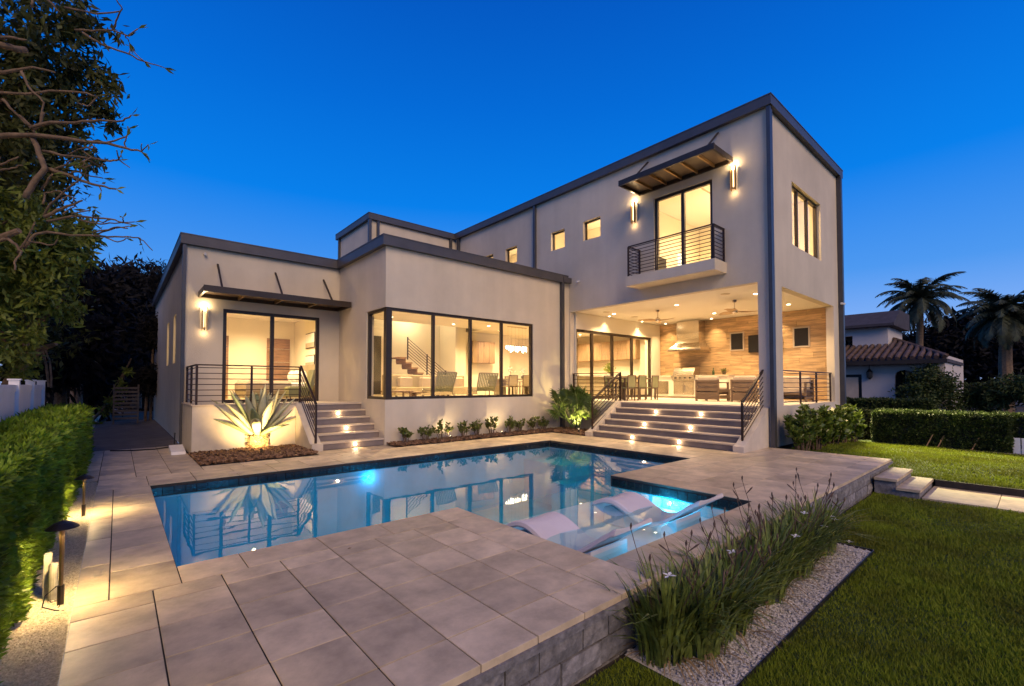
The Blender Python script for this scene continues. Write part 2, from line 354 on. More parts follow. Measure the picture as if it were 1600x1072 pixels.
# dark side walk beyond
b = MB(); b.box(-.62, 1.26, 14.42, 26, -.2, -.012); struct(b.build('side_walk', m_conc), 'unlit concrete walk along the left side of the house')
for x, y in ((7.4, 9.3), (1.6, 9.32)):
    b = MB(); b.lathe((x, y, .0015), [(.115, 0), (.115, .003), (.105, .004)], 24); o = b.build('skimmer_lid', m_steptop, deck)
# ---- retaining wall of split blocks under the deck edge
rw = thing('retaining_wall', 'low wall of rough grey blocks holding up the deck edge above the lawn', 'wall', (6, 2.1, GZ))
b = MB(); b.box(-.19, 12.2, 2.12, 2.3, -.9, -.092); b.box(12.1, 12.2, 2.3, 9.0, -.9, -.092); b.build('wall_core', m_grout, rw)
_bm = {}
def block(x0, x1, z0, z1):
    k = (round(x1-x0, 2), round(z1-z0, 2), random.randrange(4))
    if k not in _bm:
        mb = MB(); n = 5; q = 3; w_ = x1-x0-.012; h_ = z1-z0-.012
        vs = []; fs = []
        for j in range(q):
            for i in range(n):
                edge = i in (0, n-1) or j in (0, q-1)
                vs.append((-w_/2+w_*i/(n-1), -.0 if edge else -random.uniform(.008, .026), -h_/2+h_*j/(q-1)))
        for j in range(q-1):
            for i in range(n-1): a = j*n+i; fs.append((a, a+1, a+n+1, a+n))
        mb.add(vs, fs); mb.add([(-w_/2,0,-h_/2),(w_/2,0,-h_/2),(w_/2,.05,-h_/2),(-w_/2,.05,-h_/2),(-w_/2,0,h_/2),(w_/2,0,h_/2),(w_/2,.05,h_/2),(-w_/2,.05,h_/2)], [(0,1,2,3),(4,7,6,5),(1,2,6,5),(0,4,7,3)])
        me = mb.mesh('block'); me.materials.append(m_block); _bm[k] = me
    o = bpy.data.objects.new('block', _bm[k]); COL.objects.link(o); o.parent = rw; org = ORG[rw.name]
    o.location = ((x0+x1)/2-org[0], 2.085+random.uniform(-.004, .004)-org[1], (z0+z1)/2-org[2])
for row, (z0, z1) in enumerate(((-.27, -.092), (-.45, -.272), (-.63, -.452))):
    x = -.21 - (.22 if row == 1 else 0)
    while x < 12.15:
        x1 = min(x + (.42 if random.random() < .75 else .28), 12.2)
        if x1 - x > .1: block(x, x1, z0, z1)
        x = x1
# coping lip in shade under the deck edge
b = MB(); b.box(-.22, 12.27, 2.035, 2.10, -.09, -.046); b.build('bedding_course', m_block, rw)
# ---- steps down to the path + path
sw = thing('garden_steps', 'two pale stone steps going down from the deck to the side path', 'steps', (11.3, 1.7, GZ))
for i, (y0, z) in enumerate(((1.70, -.14), (1.39, -.28))):
    b = MB(); b.box(10.60, 12.02, y0+.02, y0+.335, GZ-.1, z-.05); b.build('riser_block', m_block, sw)
    b = MB(); b.slab(10.55, 12.07, y0, y0+.33, z-.05, z, .006); b.build('tread', m_deck, sw)
pth = tag(thing('path', None, None, (11.3, 0, GZ)), 'narrow stone path running right from the deck steps', kind='structure')
yy = 1.385
while yy > -9:
    paver(10.62, 12.02, yy-.9, yy, z1=GZ+.035, parent=pth); yy -= .9
# ================================================================ POOL
pool = tag(thing('pool', None, None, (4, 6, 0)), 'rectangular swimming pool with a shallow sun shelf', kind='structure')
D = -1.45; SH = -.36
b = MB(); P = .0
def wallx(x, y0, y1, z0, z1, n): b.add([(x,y0,z0),(x,y1,z0),(x,y1,z1),(x,y0,z1)], [(0,1,2,3)])
def wally(y, x0, x1, z0, z1, n): b.add([(x0,y,z0),(x1,y,z0),(x1,y,z1),(x0,y,z1)], [(0,1,2,3)])
x0, x1, y0, y1 = .41, 9.18, 4.85, 9.0; TB = -.19
for zb, zt, nm, mm in ((D, TB, 'pool_shell', m_pool), (TB, -.008, 'waterline_band', m_grout)):
    b = MB(); wallx(x0, y0, y1, zb, zt, 1); wallx(x1, y0, y1, zb, zt, 1); wally(y1, x0, x1, zb, zt, 1); wally(y0, x0, 3.28, zb, zt, 1); wally(y0, 6.43, x1, zb, zt, 1)
    if nm == 'pool_shell': wally(y0, 3.28, 6.43, D, SH, 1); b.add([(x0,y0,D),(x1,y0,D),(x1,y1,D),(x0,y1,D)], [(0,1,2,3)])
    b.build(nm, mm, pool, fixn=False)
    b = MB(); zb2 = max(zb, SH); wallx(3.28, 2.54, 4.85, zb2, zt, 1); wallx(6.43, 2.54, 4.85, zb2, zt, 1); wally(2.54, 3.28, 6.43, zb2, zt, 1); b.build('shelf_wall' if nm == 'pool_shell' else 'waterline_band', mm, pool, fixn=False)
b = MB(); b.add([(3.28,2.54,SH),(6.43,2.54,SH),(6.43,4.85,SH),(3.28,4.85,SH)], [(0,1,2,3)]); b.build('sun_shelf', m_shelf, pool, fixn=False)
# pool steps in the far right corner
b = MB(); b.box(8.2, 9.175, 7.6, 8.995, D, -.42); b.box(7.8, 9.17, 7.2, 7.598, D, -.75); b.build('pool_steps', m_pool, pool)
# waterline tiles: one band of small square tiles on each wall
tme = MB().slab(-.072, .072, -.062, .062, -.006, .004, .003).mesh('waterline_tile'); tme.materials.append(m_wtile)
def wl(p, ax):
    o = bpy.data.objects.new('waterline_tile', tme); COL.objects.link(o); o.parent = pool; og = ORG[pool.name]
    o.location = (p[0]-og[0], p[1]-og[1], p[2]-og[2]); o.rotation_euler = {'-y': (PI/2, 0, 0), '-x': (PI/2, 0, -PI/2), '+x': (PI/2, 0, PI/2)}[ax]
for i in range(59): wl((.41+.074+i*.148, 8.995, -.112), '-y')
for i in range(28): wl((9.175, 4.85+.074+i*.148, -.112), '-x')
for i in range(15): wl((6.425, 2.54+.074+i*.152, -.112), '-x')
wv = MB(); wv.add([(.412,4.852,WZ),(9.178,4.852,WZ),(9.178,8.99,WZ),(.412,8.99,WZ)], [(0,1,2,3)])
sv = MB(); sv.add([(3.282,2.542,WZ),(6.42,2.542,WZ),(6.42,4.852,WZ),(3.282,4.852,WZ)], [(0,1,2,3)]); struct(sv.build('shelf_water', m_water2, fixn=False), 'shallow clear water over the sun shelf')
struct(wv.build('pool_water', m_water, fixn=False), 'still blue pool water mirroring the lit house')
def pool_lamp(p, n, label, power):
    t = thing('pool_lamp', label, 'pool light', p, group='underwater pool lights')
    q = Vector(p); n = Vector(n)
    b = MB(); b.tube([q, q+n*.012], [.05, .046], 14); b.build('housing', m_steel, t)
    b = MB(); b.tube([q+n*.012, q+n*.02], [.034, .028], 12); b.build('lens', e_pool, t)
    lamp('POINT', q+n*.10, power, (.04, .60, 1), t, .02)
pool_lamp((3.92, 8.985, -.34), (0, -1, 0), 'bright blue underwater lamp in the far pool wall below the agave', 6)
pool_lamp((.42, 6.9, -.7), (1, 0, 0), 'added blue underwater lamp in the left end wall, brightening the pool', 13)  # added lamp, brightens the pool from its end wall
pool_lamp((6.415, 3.75, -.27), (-1, 0, 0), 'bright underwater lamp in the wall of the sun shelf', 22)
pool_lamp((1.9, 4.86, -.7), (0, 1, 0), 'added unseen underwater lamp in the near wall at the left part of the pool', 12)  # from here on: hidden lamps added to light the far wall and floor
pool_lamp((5.2, 4.86, -.9), (0, 1, 0), 'added unseen underwater lamp in the step below the sun shelf', 13)
pool_lamp((7.9, 4.86, -.8), (0, 1, 0), 'added unseen underwater lamp in the near wall at the right part of the pool', 9)
pool_lamp((4.55, 2.55, -.27), (0, 1, 0), 'added unseen underwater lamp in the near wall of the sun shelf', 7)  # added lamp hidden under the near edge, brightens the shelf
# ---- two in-pool loungers
def lounger(x0, label):
    t = thing('pool_lounger', label, 'pool lounger', (x0+.31, 3.3, SH), group='white loungers on the sun shelf')
    # profile along y (head near the camera)
    prof = [(2.57, .235), (2.66, .175), (2.80, .075), (2.96, -.05), (3.12, -.14), (3.28, -.165), (3.42, -.14), (3.56, -.07), (3.70, -.005), (3.83, .02), (3.95, .0), (4.06, -.05), (4.12, -.09)]
    # refine
    P_ = []
    for i in range(len(prof)-1):
        for k in range(3):
            f = k/3; P_.append((prof[i][0]*(1-f)+prof[i+1][0]*f, prof[i][1]*(1-f)+prof[i+1][1]*f))
    P_.append(prof[-1]); P_ = [(y, sum(P_[max(0, min(len(P_)-1, i+d))][1] for d in (-2,-1,0,1,2))/5) for i, (y, z) in enumerate(P_)]
    xs = [0, .012, .04, .12, .31, .50, .58, .608, .62]; dz = [-.05, -.012, 0, -.012, -.022, -.012, 0, -.012, -.05]
    V = []; F = []; n = len(xs)
    for y, z in P_:
        for x, d in zip(xs, dz): V.append((x0+x, y, z+d))
    for j in range(len(P_)-1):
        for i in range(n-1): F.append((j*n+i, j*n+i+1, (j+1)*n+i+1, (j+1)*n+i))
    m_ = len(V)
    for y, z in P_:                                     # underside
        zb = z-.07
        V.append((x0+.01, y+.02, zb)); V.append((x0+.61, y+.02, zb))
    for j in range(len(P_)-1):
        F.append((m_+2*j, m_+2*j+2, m_+2*j+3, m_+2*j+1)); F.append((j*n, (j+1)*n, m_+2*j+2, m_+2*j)); F.append((j*n+n-1, m_+2*j+1, m_+2*j+3, (j+1)*n+n-1))
    F.append(tuple(range(n)) + (m_+1, m_)); e_ = len(P_)-1; F.append(tuple(e_*n+i for i in range(n))[::-1] + (m_+2*e_, m_+2*e_+1))
    MB().add(V, F).build('seat_shell', m_lounger, t, smooth=False)
    MB().prism([(2.86, SH+.005), (2.86, -.06), (2.98, -.13), (3.06, -.19), (3.06, SH+.005)], 'x', x0+.014, x0+.606).build('head_support', m_lounger, t)
    MB().prism([(3.62, SH+.005), (3.66, -.18), (3.85, -.10), (3.98, -.14), (3.98, SH+.005)], 'x', x0+.08, x0+.54).build('foot_support', m_lounger, t)
lounger(3.46, 'white moulded lounger standing in the shelf water nearest the paved corner')
lounger(5.04, 'white moulded lounger standing in the shelf water nearest the iris bed')
# ================================================================ HOUSE
H = thing('modern_house', 'two storey white stucco house with dark metal roof edges and lit windows', 'house', (5.23, 11.07, 0))
FZ = 1.05
def wall(axis, c0, c1, a0, a1, z0, z1, ops=(), m=m_stucco, name='wall', parent=None, label=None):
    """wall slab between planes c0..c1 on axis; openings (a0,a1,z0,z1) pierced cleanly"""
    A = sorted({a0, a1, *[v for o in ops for v in o[:2] if a0 < v < a1]}); Z = sorted({z0, z1, *[v for o in ops for v in o[2:] if z0 < v < z1]})
    fill = lambda i, j: 0 <= i < len(A)-1 and 0 <= j < len(Z)-1 and not any(o[0]-1e-6 <= (A[i]+A[i+1])/2 <= o[1]+1e-6 and o[2]-1e-6 <= (Z[j]+Z[j+1])/2 <= o[3]+1e-6 for o in ops)
    mb = MB(); T = (lambda c, a, z: (c, a, z)) if axis == 'x' else (lambda c, a, z: (a, c, z))
    for i in range(len(A)-1):
        for j in range(len(Z)-1):
            if not fill(i, j): continue
            a, a_, z, z_ = A[i], A[i+1], Z[j], Z[j+1]
            for c in (c0, c1): mb.add([T(c,a,z), T(c,a_,z), T(c,a_,z_), T(c,a,z_)], [(0,1,2,3)])
            if not fill(i-1, j): mb.add([T(c0,a,z), T(c1,a,z), T(c1,a,z_), T(c0,a,z_)], [(0,1,2,3)])
            if not fill(i+1, j): mb.add([T(c0,a_,z), T(c1,a_,z), T(c1,a_,z_), T(c0,a_,z_)], [(0,1,2,3)])
            if not fill(i, j-1): mb.add([T(c0,a,z), T(c1,a,z), T(c1,a_,z), T(c0,a_,z)], [(0,1,2,3)])
            if not fill(i, j+1): mb.add([T(c0,a,z_), T(c1,a,z_), T(c1,a_,z_), T(c0,a_,z_)], [(0,1,2,3)])
    o = mb.build(name, m, parent or H, fixn=False)
    if label: o['label'] = label
    return o
def window(axis, c, a0, a1, z0, z1, mull=(), depth=.09, fw=.07, inward=1, label=None, name='window', panes=True, skip=()):
    """frame set in an opening at plane c, glass in the middle; mull = positions of verticals"""
    T = (lambda q, a, z: (q, a, z)) if axis == 'x' else (lambda q, a, z: (a, q, z))
    c1 = c + inward*depth; f = MB()
    def bx(a, b_, z, z_, mb, ca=c, cb=c1):
        p, q = T(ca, a, z), T(cb, b_, z_); mb.box(p[0], q[0], p[1], q[1], p[2], q[2])
    bx(a0, a1, z1-fw, z1, f); bx(a0, a1, z0, z0+fw, f)
    if 'a0' not in skip: bx(a0, a0+fw, z0+fw+.001, z1-fw-.001, f)
    if 'a1' not in skip: bx(a1-fw, a1, z0+fw+.001, z1-fw-.001, f)
    w_ = f.build(name, m_bronze, H)
    if label: w_['label'] = label
    for a in mull:
        g = MB(); bx(a-fw*.55, a+fw*.55, z0+fw+.001, z1-fw-.001, g, c+inward*.004, c1-inward*.004); g.build('mullion', m_bronze, w_)
    es = [a0+fw, *mull, a1-fw]
    if panes:
        for i in range(len(es)-1):
            g = MB(); cm = c+inward*depth*.5; l = es[i]+(fw*.55 if i else 0); r_ = es[i+1]-(fw*.55 if i < len(es)-2 else 0)
            g.add([T(cm,l,z0+fw), T(cm,r_,z0+fw), T(cm,r_,z1-fw), T(cm,l,z1-fw)], [(0,1,2,3)]); g.build('pane', m_glass, w_)
    return w_
TH = .22
# --- wing with the corner window
wall('y', 11.07, 11.07+TH, 5.23, 12.3, -.02, 5.22, [(5.23, 10.51, 1.16, 3.58)])
wall('x', 5.23, 5.23+TH, 11.07+TH, 14.35, -.02, 5.22, [(11.07+TH, 12.27, 1.16, 3.58)])
# --- left section
wall('y', 14.35, 14.35+TH, 1.28, 5.23+TH, -.02, 5.22, [(2.12, 4.64, FZ, 3.60)])
wall('x', 1.28, 1.28+TH, 14.35+TH, 27, -.02, 5.22, [(16.75, 17.5, 2.2, 3.66), (19.1, 19.9, 2.2, 3.66)])
# --- tower: long facade with porch opening, balcony door, small windows
SW = [(11.28, 11.97, 6.6, 7.28), (9.64, 10.4, 6.6, 7.28), (13.95, 14.68, 6.6, 7.28), (15.52, 16.2, 6.6, 7.28)]
wall('x', 12.3, 12.3+TH, 4.36+TH, 12.8, -.02, 8.62, [(4.65, 11.02-.001, 1.0, 4.17), (5.79, 7.6, 4.92, 7.24), *SW[:2]])
wall('x', 12.33, 12.33+TH, 12.8, 18.45, 4.2, 8.62, SW[2:])
wall('y', 4.36, 4.36+TH, 12.3, 18.4, -.02, 8.62, [(13.1, 17.68, 1.0, 4.12), (13.96, 16.48, 5.40, 7.17)])
wall('x', 18.4-TH, 18.4, 4.36+TH, 18.45, -.02, 8.62)
# --- upper block at the back
wall('y', 18.45, 18.45+TH, 8.0, 12.33, 4.6, 8.62); wall('x', 8.0, 8.0+TH, 18.45+TH, 22.1, 4.6, 8.62)
# roofs
b = MB(); b.box(1.28+TH, 5.23, 14.35+TH, 27, 5.05, 5.15); b.box(5.231+TH, 12.3, 11.07+TH, 18.44, 5.05, 5.15); b.build('flat_roof', m_roofdark, H)
b = MB(); b.box(12.33+TH, 18.39-TH, 4.36+TH, 18.45, 8.4, 8.5); b.build('flat_roof', m_roofdark, H)
b = MB(); b.box(8.0+TH, 12.3, 18.45+TH, 22, 8.4, 8.5); b.build('flat_roof', m_roofdark, H)
# fascias: box gutters round the eaves, mitred by butting
def fascia(x0, x1, y0, y1, z0, z1):
    MB().box(x0, x1, y0, y1, z0, z1).build('roof_edge', m_fascia, H)
    d = .02; MB().box(x0-d*.5, x1+d*.5, y0-d*.5, y1+d*.5, z1+.001, z1+.03).build('roof_flashing', m_fascia, H)
ov = .13
fascia(5.23-ov, 12.12, 11.07-ov, 11.07-.001, 5.17, 5.41); fascia(5.23-ov, 5.23-.001, 11.072, 14.35-ov-.002, 5.172, 5.412)
fascia(1.28-ov, 5.23-.001, 14.35-ov, 14.35-.001, 5.17, 5.408); fascia(1.28-ov, 1.279, 14.351, 27, 5.17, 5.405)
fascia(12.3-ov, 12.299, 4.36-ov, 18.4, 8.56, 8.80); fascia(12.302, 18.4+ov, 4.36-ov, 4.359, 8.56, 8.802); fascia(18.401, 18.4+ov, 4.362, 18.5, 8.56, 8.80)
fascia(8.0-ov, 12.16, 18.45-ov, 18.449, 8.56, 8.80); fascia(8.0-ov, 7.999, 18.451, 22.2, 8.56, 8.80)
# downpipes (square)
def pipe(x, y, z0, z1, s=.085): MB().box(x-s/2, x+s/2, y-s/2, y+s/2, z0, z1).build('downpipe', m_pipe, H)
pipe(12.25, 4.315, 0, 8.56, .09); pipe(12.355, 4.315, 0, 8.5, .075); pipe(18.30, 4.30, -.2, 8.56, .16); pipe(12.24, 12.8, 5.15, 8.56, .1)
pipe(11.86, 11.0, 0, 5.17, .12); pipe(1.24, 14.30, 0, 5.17, .075)
pipe(7.95, 18.40, 5.1, 8.56, .12); pipe(8.32, 18.40, 5.1, 8.56, .1); pipe(7.95, 21.9, 5.1, 8.56, .1); pipe(12.0, 18.40, 5.1, 8.56, .12); pipe(12.26, 18.1, 5.1, 8.56, .12)
MB().box(11.86, 12.25, 10.90, 11.0, 5.18, 5.36).build('gutter_outlet', m_fascia, H)
# windows & doors
w1 = window('y', 11.11, 5.29, 10.51, 1.16, 3.58, (6.70, 7.98, 9.19), fw=.075, label='wide corner window of the living room', skip=('a0',))
MB().box(5.27, 5.43, 11.10, 11.26, 1.16, 3.58).build('corner_post', m_bronze, w1)
window('x', 5.27, 11.26, 12.27, 1.16, 3.58, fw=.075, label='narrow side light of the corner window', skip=('a0',))
window('y', 14.40, 2.12, 4.64, FZ, 3.60, (3.34,), fw=.09, name='sliding_door', label='bedroom sliding glass door')
window('x', 12.36, 5.79, 7.6, 4.92, 7.24, (6.70,), fw=.09, name='sliding_door', label='balcony sliding glass door')
for s in SW[:2]: window('x', 12.42, *s, fw=.05, depth=.06)
for s in SW[2:]: window('x', 12.45, *s, fw=.05, depth=.06)
window('y', 4.46, 13.96, 16.48, 5.40, 7.17, (14.75, 15.62), fw=.06)
for a, c in ((16.75, 17.5), (19.1, 19.9)):
    window('x', 1.36, a, c, 2.2, 3.66, fw=.05, depth=.06, panes=False)
    g = MB(); g.box(1.43, 1.45, a+.05, c-.05, 2.25, 3.61); g.build('window_glow_panel', e_win, H)  # emissive panel imitates the lit room behind the window
# ---- terrace in front of the left section
wall('y', 12.30, 12.42, 1.26, 3.41, -.02, FZ+.02, m=m_plinth, name='terrace_wall')
wall('x', 1.26, 1.38, 12.421, 14.349, -.02, FZ+.02, m=m_plinth, name='terrace_wall')
b = MB(); b.box(1.381, 3.67, 12.421, 14.349, FZ-.12, FZ); b.box(3.671, 5.229, 12.55, 14.349, FZ-.12, FZ); b.box(3.671, 5.229, 12.55, 12.6, -.02, FZ-.121); b.build('terrace_floor', m_porchfloor, H)
MB().box(1.24, 3.42, 12.27, 12.44, FZ+.021, FZ+.05).build('wall_cap', m_steptop, H); MB().box(1.24, 1.40, 12.441, 14.34, FZ+.021, FZ+.05).build('wall_cap', m_steptop, H)
# left stairs
for k in range(6):
    y = 11.09 + .288*k; z1 = FZ*(k+1)/6
    if k < 5:
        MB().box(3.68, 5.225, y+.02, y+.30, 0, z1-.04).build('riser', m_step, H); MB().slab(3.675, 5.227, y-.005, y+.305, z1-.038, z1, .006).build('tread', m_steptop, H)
    else:
        MB().box(3.68, 5.225, y+.02, 12.549, 0, z1-.04).build('riser', m_step, H); MB().slab(3.675, 5.227, y-.005, 12.548, z1-.038, z1+.002, .006).build('tread', m_steptop, H)
MB().prism([(11.0, -.02), (11.0, .16), (11.15, .17), (12.45, FZ+.06), (12.55, FZ+.06), (12.55, -.02)], 'x', 3.415, 3.668).build('stringer_wall', m_plinth, H)
# right stairs
for k in range(6):
    x = 10.87+.285*k; z1 = 1.0*(k+1)/6
    xe = 12.299 if k == 5 else x+.295
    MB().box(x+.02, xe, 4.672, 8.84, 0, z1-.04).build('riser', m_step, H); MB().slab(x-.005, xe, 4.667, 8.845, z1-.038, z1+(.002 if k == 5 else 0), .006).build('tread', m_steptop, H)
MB().prism([(10.77, -.02), (10.77, .13), (10.90, .16), (12.25, .98), (12.299, .98), (12.299, -.02)], 'y', 4.42, 4.664).build('stringer_wall', m_plinth, H)
MB().prism([(10.77, -.02), (10.77, .13), (10.90, .16), (12.25, 1.03), (12.299, 1.03), (12.299, -.02)], 'y', 8.85, 9.06).build('stringer_wall', m_plinth, H)
MB().box(12.0, 12.299, 9.06, 11.068, -.02, .999).build('porch_plinth', m_plinth, H) if False else None
# step lamps
def step_lamp(p, n):
    q = Vector(p); n = Vector(n); b = MB(); b.tube([q, q+n*.012], [.034, .03], 12); o = b.build('step_lamp', e_step, H)
    lamp('POINT', q+n*.07, 1.5, (1, .68, .36), H, .02)
for px, py, k in ((988, 687, 0), (1061, 695, 0), (1007, 668, 2), (1079, 673, 2), (1025, 646.5, 4), (1095.6, 651, 4)):
    x = 10.87+.285*k+.02; P_ = onx(px, py, x); step_lamp((x-.002, P_[1], (k+.5)/6*1.0), (-1, 0, 0))
for px, k in ((555, 0), (541, 2), (528, 4)):
    y = 11.09+.288*k+.02; P_ = ony(px, 680, y); step_lamp((P_[0], y-.002, (k+.5)/6*FZ), (0, -1, 0))
# ---- railings
def railing(pts, h, nb, posts, label, post_every=True, top=.03):
    """pts: base polyline; posts: list of (segment, t)"""
    P_ = [Vector(p) for p in pts]; up = Vector((0, 0, h))
    t = MB()
    for a, c in zip(P_, P_[1:]): t.bar(a+up, c+up, .045, top)
    r_ = t.build('railing', m_rail, H); r_['label'] = label
    for k in range(nb):
        f = (k+.6)/(nb+.1)
        b_ = MB()
        for a, c in zip(P_, P_[1:]): b_.bar(a+up*f, c+up*f, .014, .018)
        b_.build('rail_bar', m_rail, r_)
    for s, f in posts:
        a = P_[s].lerp(P_[s+1], f); MB().box(a.x-.022, a.x+.022, a.y-.022, a.y+.022, a.z-.0, a.z+h-.016).build('post', m_rail, r_)
    return r_
T0 = FZ+.05
railing([(1.34, 14.3, T0), (1.34, 12.36, T0), (3.52, 12.36, T0)], .90, 7, [(0, .02), (0, .5), (0, 1), (1, .5), (1, 1)], 'terrace railing with seven thin bars')
railing([(3.54, 12.36, T0), (3.54, 11.14, .17)], .93, 7, [(0, 1)], 'sloping railing of the left stairs')
railing([(11.05, 4.56, .2), (12.36, 4.56, 1.0)], .95, 8, [(0, 0), (0, 1)], 'sloping railing at the right of the wide stairs')
railing([(10.98, 8.95, .16), (12.42, 8.95, 1.03)], .93, 8, [(0, 0), (0, 1)], 'sloping railing at the left of the wide stairs')
railing([(12.42, 8.97, 1.0), (12.42, 11.0, 1.0)], .94, 7, [(0, .0), (0, .98)], 'porch railing behind the fan palm')
railing([(13.1, 4.47, 1.0), (17.68, 4.47, 1.0)], .93, 7, [(0, .0), (0, .36), (0, .67), (0, .98)], 'porch railing in the side opening')
# balcony
MB().box(11.6, 12.299, 5.42, 8.14, 4.53, 4.82).build('balcony', m_stucco, H)
railing([(12.27, 8.08, 4.83), (11.65, 8.08, 4.83), (11.65, 5.47, 4.83), (12.27, 5.47, 4.83)], .90, 9, [(0, .05), (0, 1), (1, .36), (1, .68), (1, 1), (2, .95)], 'balcony railing with nine bars')
# ---- awnings
def awning(ax, wp, f, a0, a1, z, rods, nsl, zr, label, lift=0.):
    T = (lambda q, a, zz: (q, a, zz)) if ax == 'x' else (lambda q, a, zz: (a, q, zz))
    mb = MB()
    def bx(m_, qa, qb, a, b_, z0, z1): p, q = T(qa, a, z0), T(qb, b_, z1); m_.box(p[0], q[0], p[1], q[1], p[2], q[2])
    bx(mb, f, f+.06, a0, a1, z, z+.16); bx(mb, wp-.062, wp-.002, a0, a1, z, z+.14)
    bx(mb, f+.061, wp-.063, a0, a0+.05, z, z+.14); bx(mb, f+.061, wp-.063, a1-.05, a1, z, z+.14)
    o = mb.build('awning', m_bronze, H); o['label'] = label
    g = MB(); bx(g, f+.061, wp-.063, a0+.051, a1-.051, z+.10, z+.13); g.build('awning_panel', m_teak, o)
    for i in range(1, nsl):
        g = MB(); a = a0+(a1-a0)*i/nsl; bx(g, f+.062, wp-.064, a-.02, a+.02, z+.02, z+.098); g.build('slat', m_brass, o)
    for a in rods:
        g = MB(); g.bar(T(f+.22, a-.0, z+.15), T(wp-.02, a, zr), .04); g.build('hanger_rod', m_bronze, o)
        g = MB(); p = T(wp-.012, a, zr); g.box(p[0]-.03, p[0]+.03, p[1]-.03, p[1]+.03, zr-.05, zr+.06) if False else None
awning('x', 12.3, 11.2, 5.22, 8.1, 7.47, (5.60, 7.78), 6, 8.43, 'bronze awning over the balcony door')
awning('y', 14.35, 13.3, 1.55, 5.2, 3.84, (1.97, 3.38, 4.73), 4, 4.77, 'bronze awning over the bedroom door')
# ---- wall sconces
def sconce(p, n, h=.66):
    q = Vector(p); n = Vector(n); s = n.cross(Vector((0,0,1))); z = q.z
    b_ = MB(); b_.bar(q+n*.01+Vector((0,0,-h*.42)), q+n*.01+Vector((0,0,h*.42)), .05, .02, up=n); o = b_.build('wall_lamp', m_brass, H)
    c = q+n*.085
    b_ = MB()
    for sg in (-1, 1): b_.bar(c+s*.055*sg+Vector((0,0,-h/2)), c+s*.055*sg+Vector((0,0,h/2)), .10, .010, up=s)
    b_.bar(c+n*.05+Vector((0,0,-h/2)), c+n*.05+Vector((0,0,h/2-.12)), .02, .02, up=n)
    b_.build('lamp_blade', m_brass, o)
    b_ = MB(); b_.tube([c+Vector((0,0,-h*.36)), c+Vector((0,0,h*.30))], .022, 10); b_.build('lamp_tube', emis('sconce_tube', (1, .66, .30), 3.0), o)
    b_ = MB(); b_.tube([c+Vector((0,0,h*.34)), c+Vector((0,0,h*.46))], .032, 10); b_.build('bulb', e_sconce, o)
    lamp('POINT', c+Vector((0,0,h*.56))+n*.02, 5.5, (1, .70, .36), H, .04)
    lamp('POINT', c+Vector((0,0,-h*.60))+n*.02, 1.2, (1, .66, .32), H, .03)
sconce((12.30, 5.19, 7.02), (-1, 0, 0)); sconce((12.30, 8.28, 6.98), (-1, 0, 0)); sconce((1.69, 14.35, 3.28), (0, -1, 0), .62)
# cameras and flood heads on the walls
def camhead(p, n, label='small white security fixture'):
    q = Vector(p); n = Vector(n); b_ = MB(); b_.tube([q, q+n*.04], .035, 10); b_.tube([q+n*.04, q+n*.12+Vector((0,0,-.03))], [.03, .032], 10); o = b_.build('security_fixture', m_vinyl, H); o['label'] = label
camhead((1.68, 14.35, 5.0), (0, -1, 0)); camhead((12.3, 10.6, 5.2), (-1, 0, 0)); camhead((18.18, 4.28, 4.25), (0, -1, 0))  # last one is the flood head lighting the upper lawn
# ================================================================ INTERIORS (parts of the house)
def bxp(name, m, *b, parent=None, label=None):
    o = MB().box(*b).build(name, m, parent or H)
    if label: o['label'] = label
    return o
# bedroom
bxp('interior_floor', m_floor, 1.501, 5.19, 14.571, 19.0, FZ-.1, FZ)
bxp('interior_ceiling', m_ceil, 1.501, 5.19, 14.571, 19.0, 3.97, 4.05)
wall('y', 19.0, 19.12, 1.5, 5.2, FZ-.1, 4.05, m=m_inwall, name='interior_wall'); wall('x', 5.2, 5.32, 14.572, 19.12, FZ-.1, 5.0, m=m_inwall, name='interior_wall')
wall('x', 1.502, 1.53, 14.575, 18.99, FZ, 3.96, [(16.75, 17.5, 2.2, 3.66)], m=m_inwall, name='interior_wall')
# living, dining, kitchen
bxp('interior_floor', m_floor, 5.451, 12.29, 11.30, 18.2, FZ-.1, FZ); bxp('interior_floor', m_floor, 12.53, 18.17, 11.30, 18.2, FZ-.1, FZ-.001); bxp('interior_floor', m_floor, 12.291, 12.529, 12.81, 18.2, FZ-.1, FZ-.002)
bxp('interior_ceiling', m_ceil, 5.451, 12.29, 11.30, 16.2, 4.0, 4.08); bxp('interior_ceiling', m_ceil, 12.53, 18.17, 11.30, 18.2, 4.0, 4.08); bxp('interior_ceiling', m_ceil, 12.291, 12.529, 12.81, 18.2, 4.002, 4.08)
bxp('interior_ceiling', m_ceil, 5.451, 12.29, 16.201, 18.2, 4.92, 5.0)
wall('y', 18.2, 18.3, 5.32, 18.18, FZ-.1, 5.0, m=m_inwall, name='interior_wall')
bxp('interior_wall', m_inwall, 5.46, 6.9, 17.0, 18.19, FZ, 4.9); bxp('interior_wall', m_inwall, 11.3, 11.86, 16.9, 18.19, FZ, 4.9); bxp('interior_wall', m_inwall, 12.0, 14.9, 17.40, 18.19, FZ, 3.99)
bxp('interior_wall', m_inwall, 5.46, 5.48, 12.4, 16.9, FZ, 3.99); bxp('interior_wall', m_inwall, 12.24, 12.29, 11.30, 12.79, FZ, 3.99)
bxp('dark_wall_panel', m_dark, 7.9, 8.4, 18.16, 18.19, FZ+.1, 3.6)  # dark-coloured panel stands in for a dark doorway
bxp('dark_wall_panel', m_dark, 5.50, 5.54, 14.0, 14.5, 2.0, 3.0)
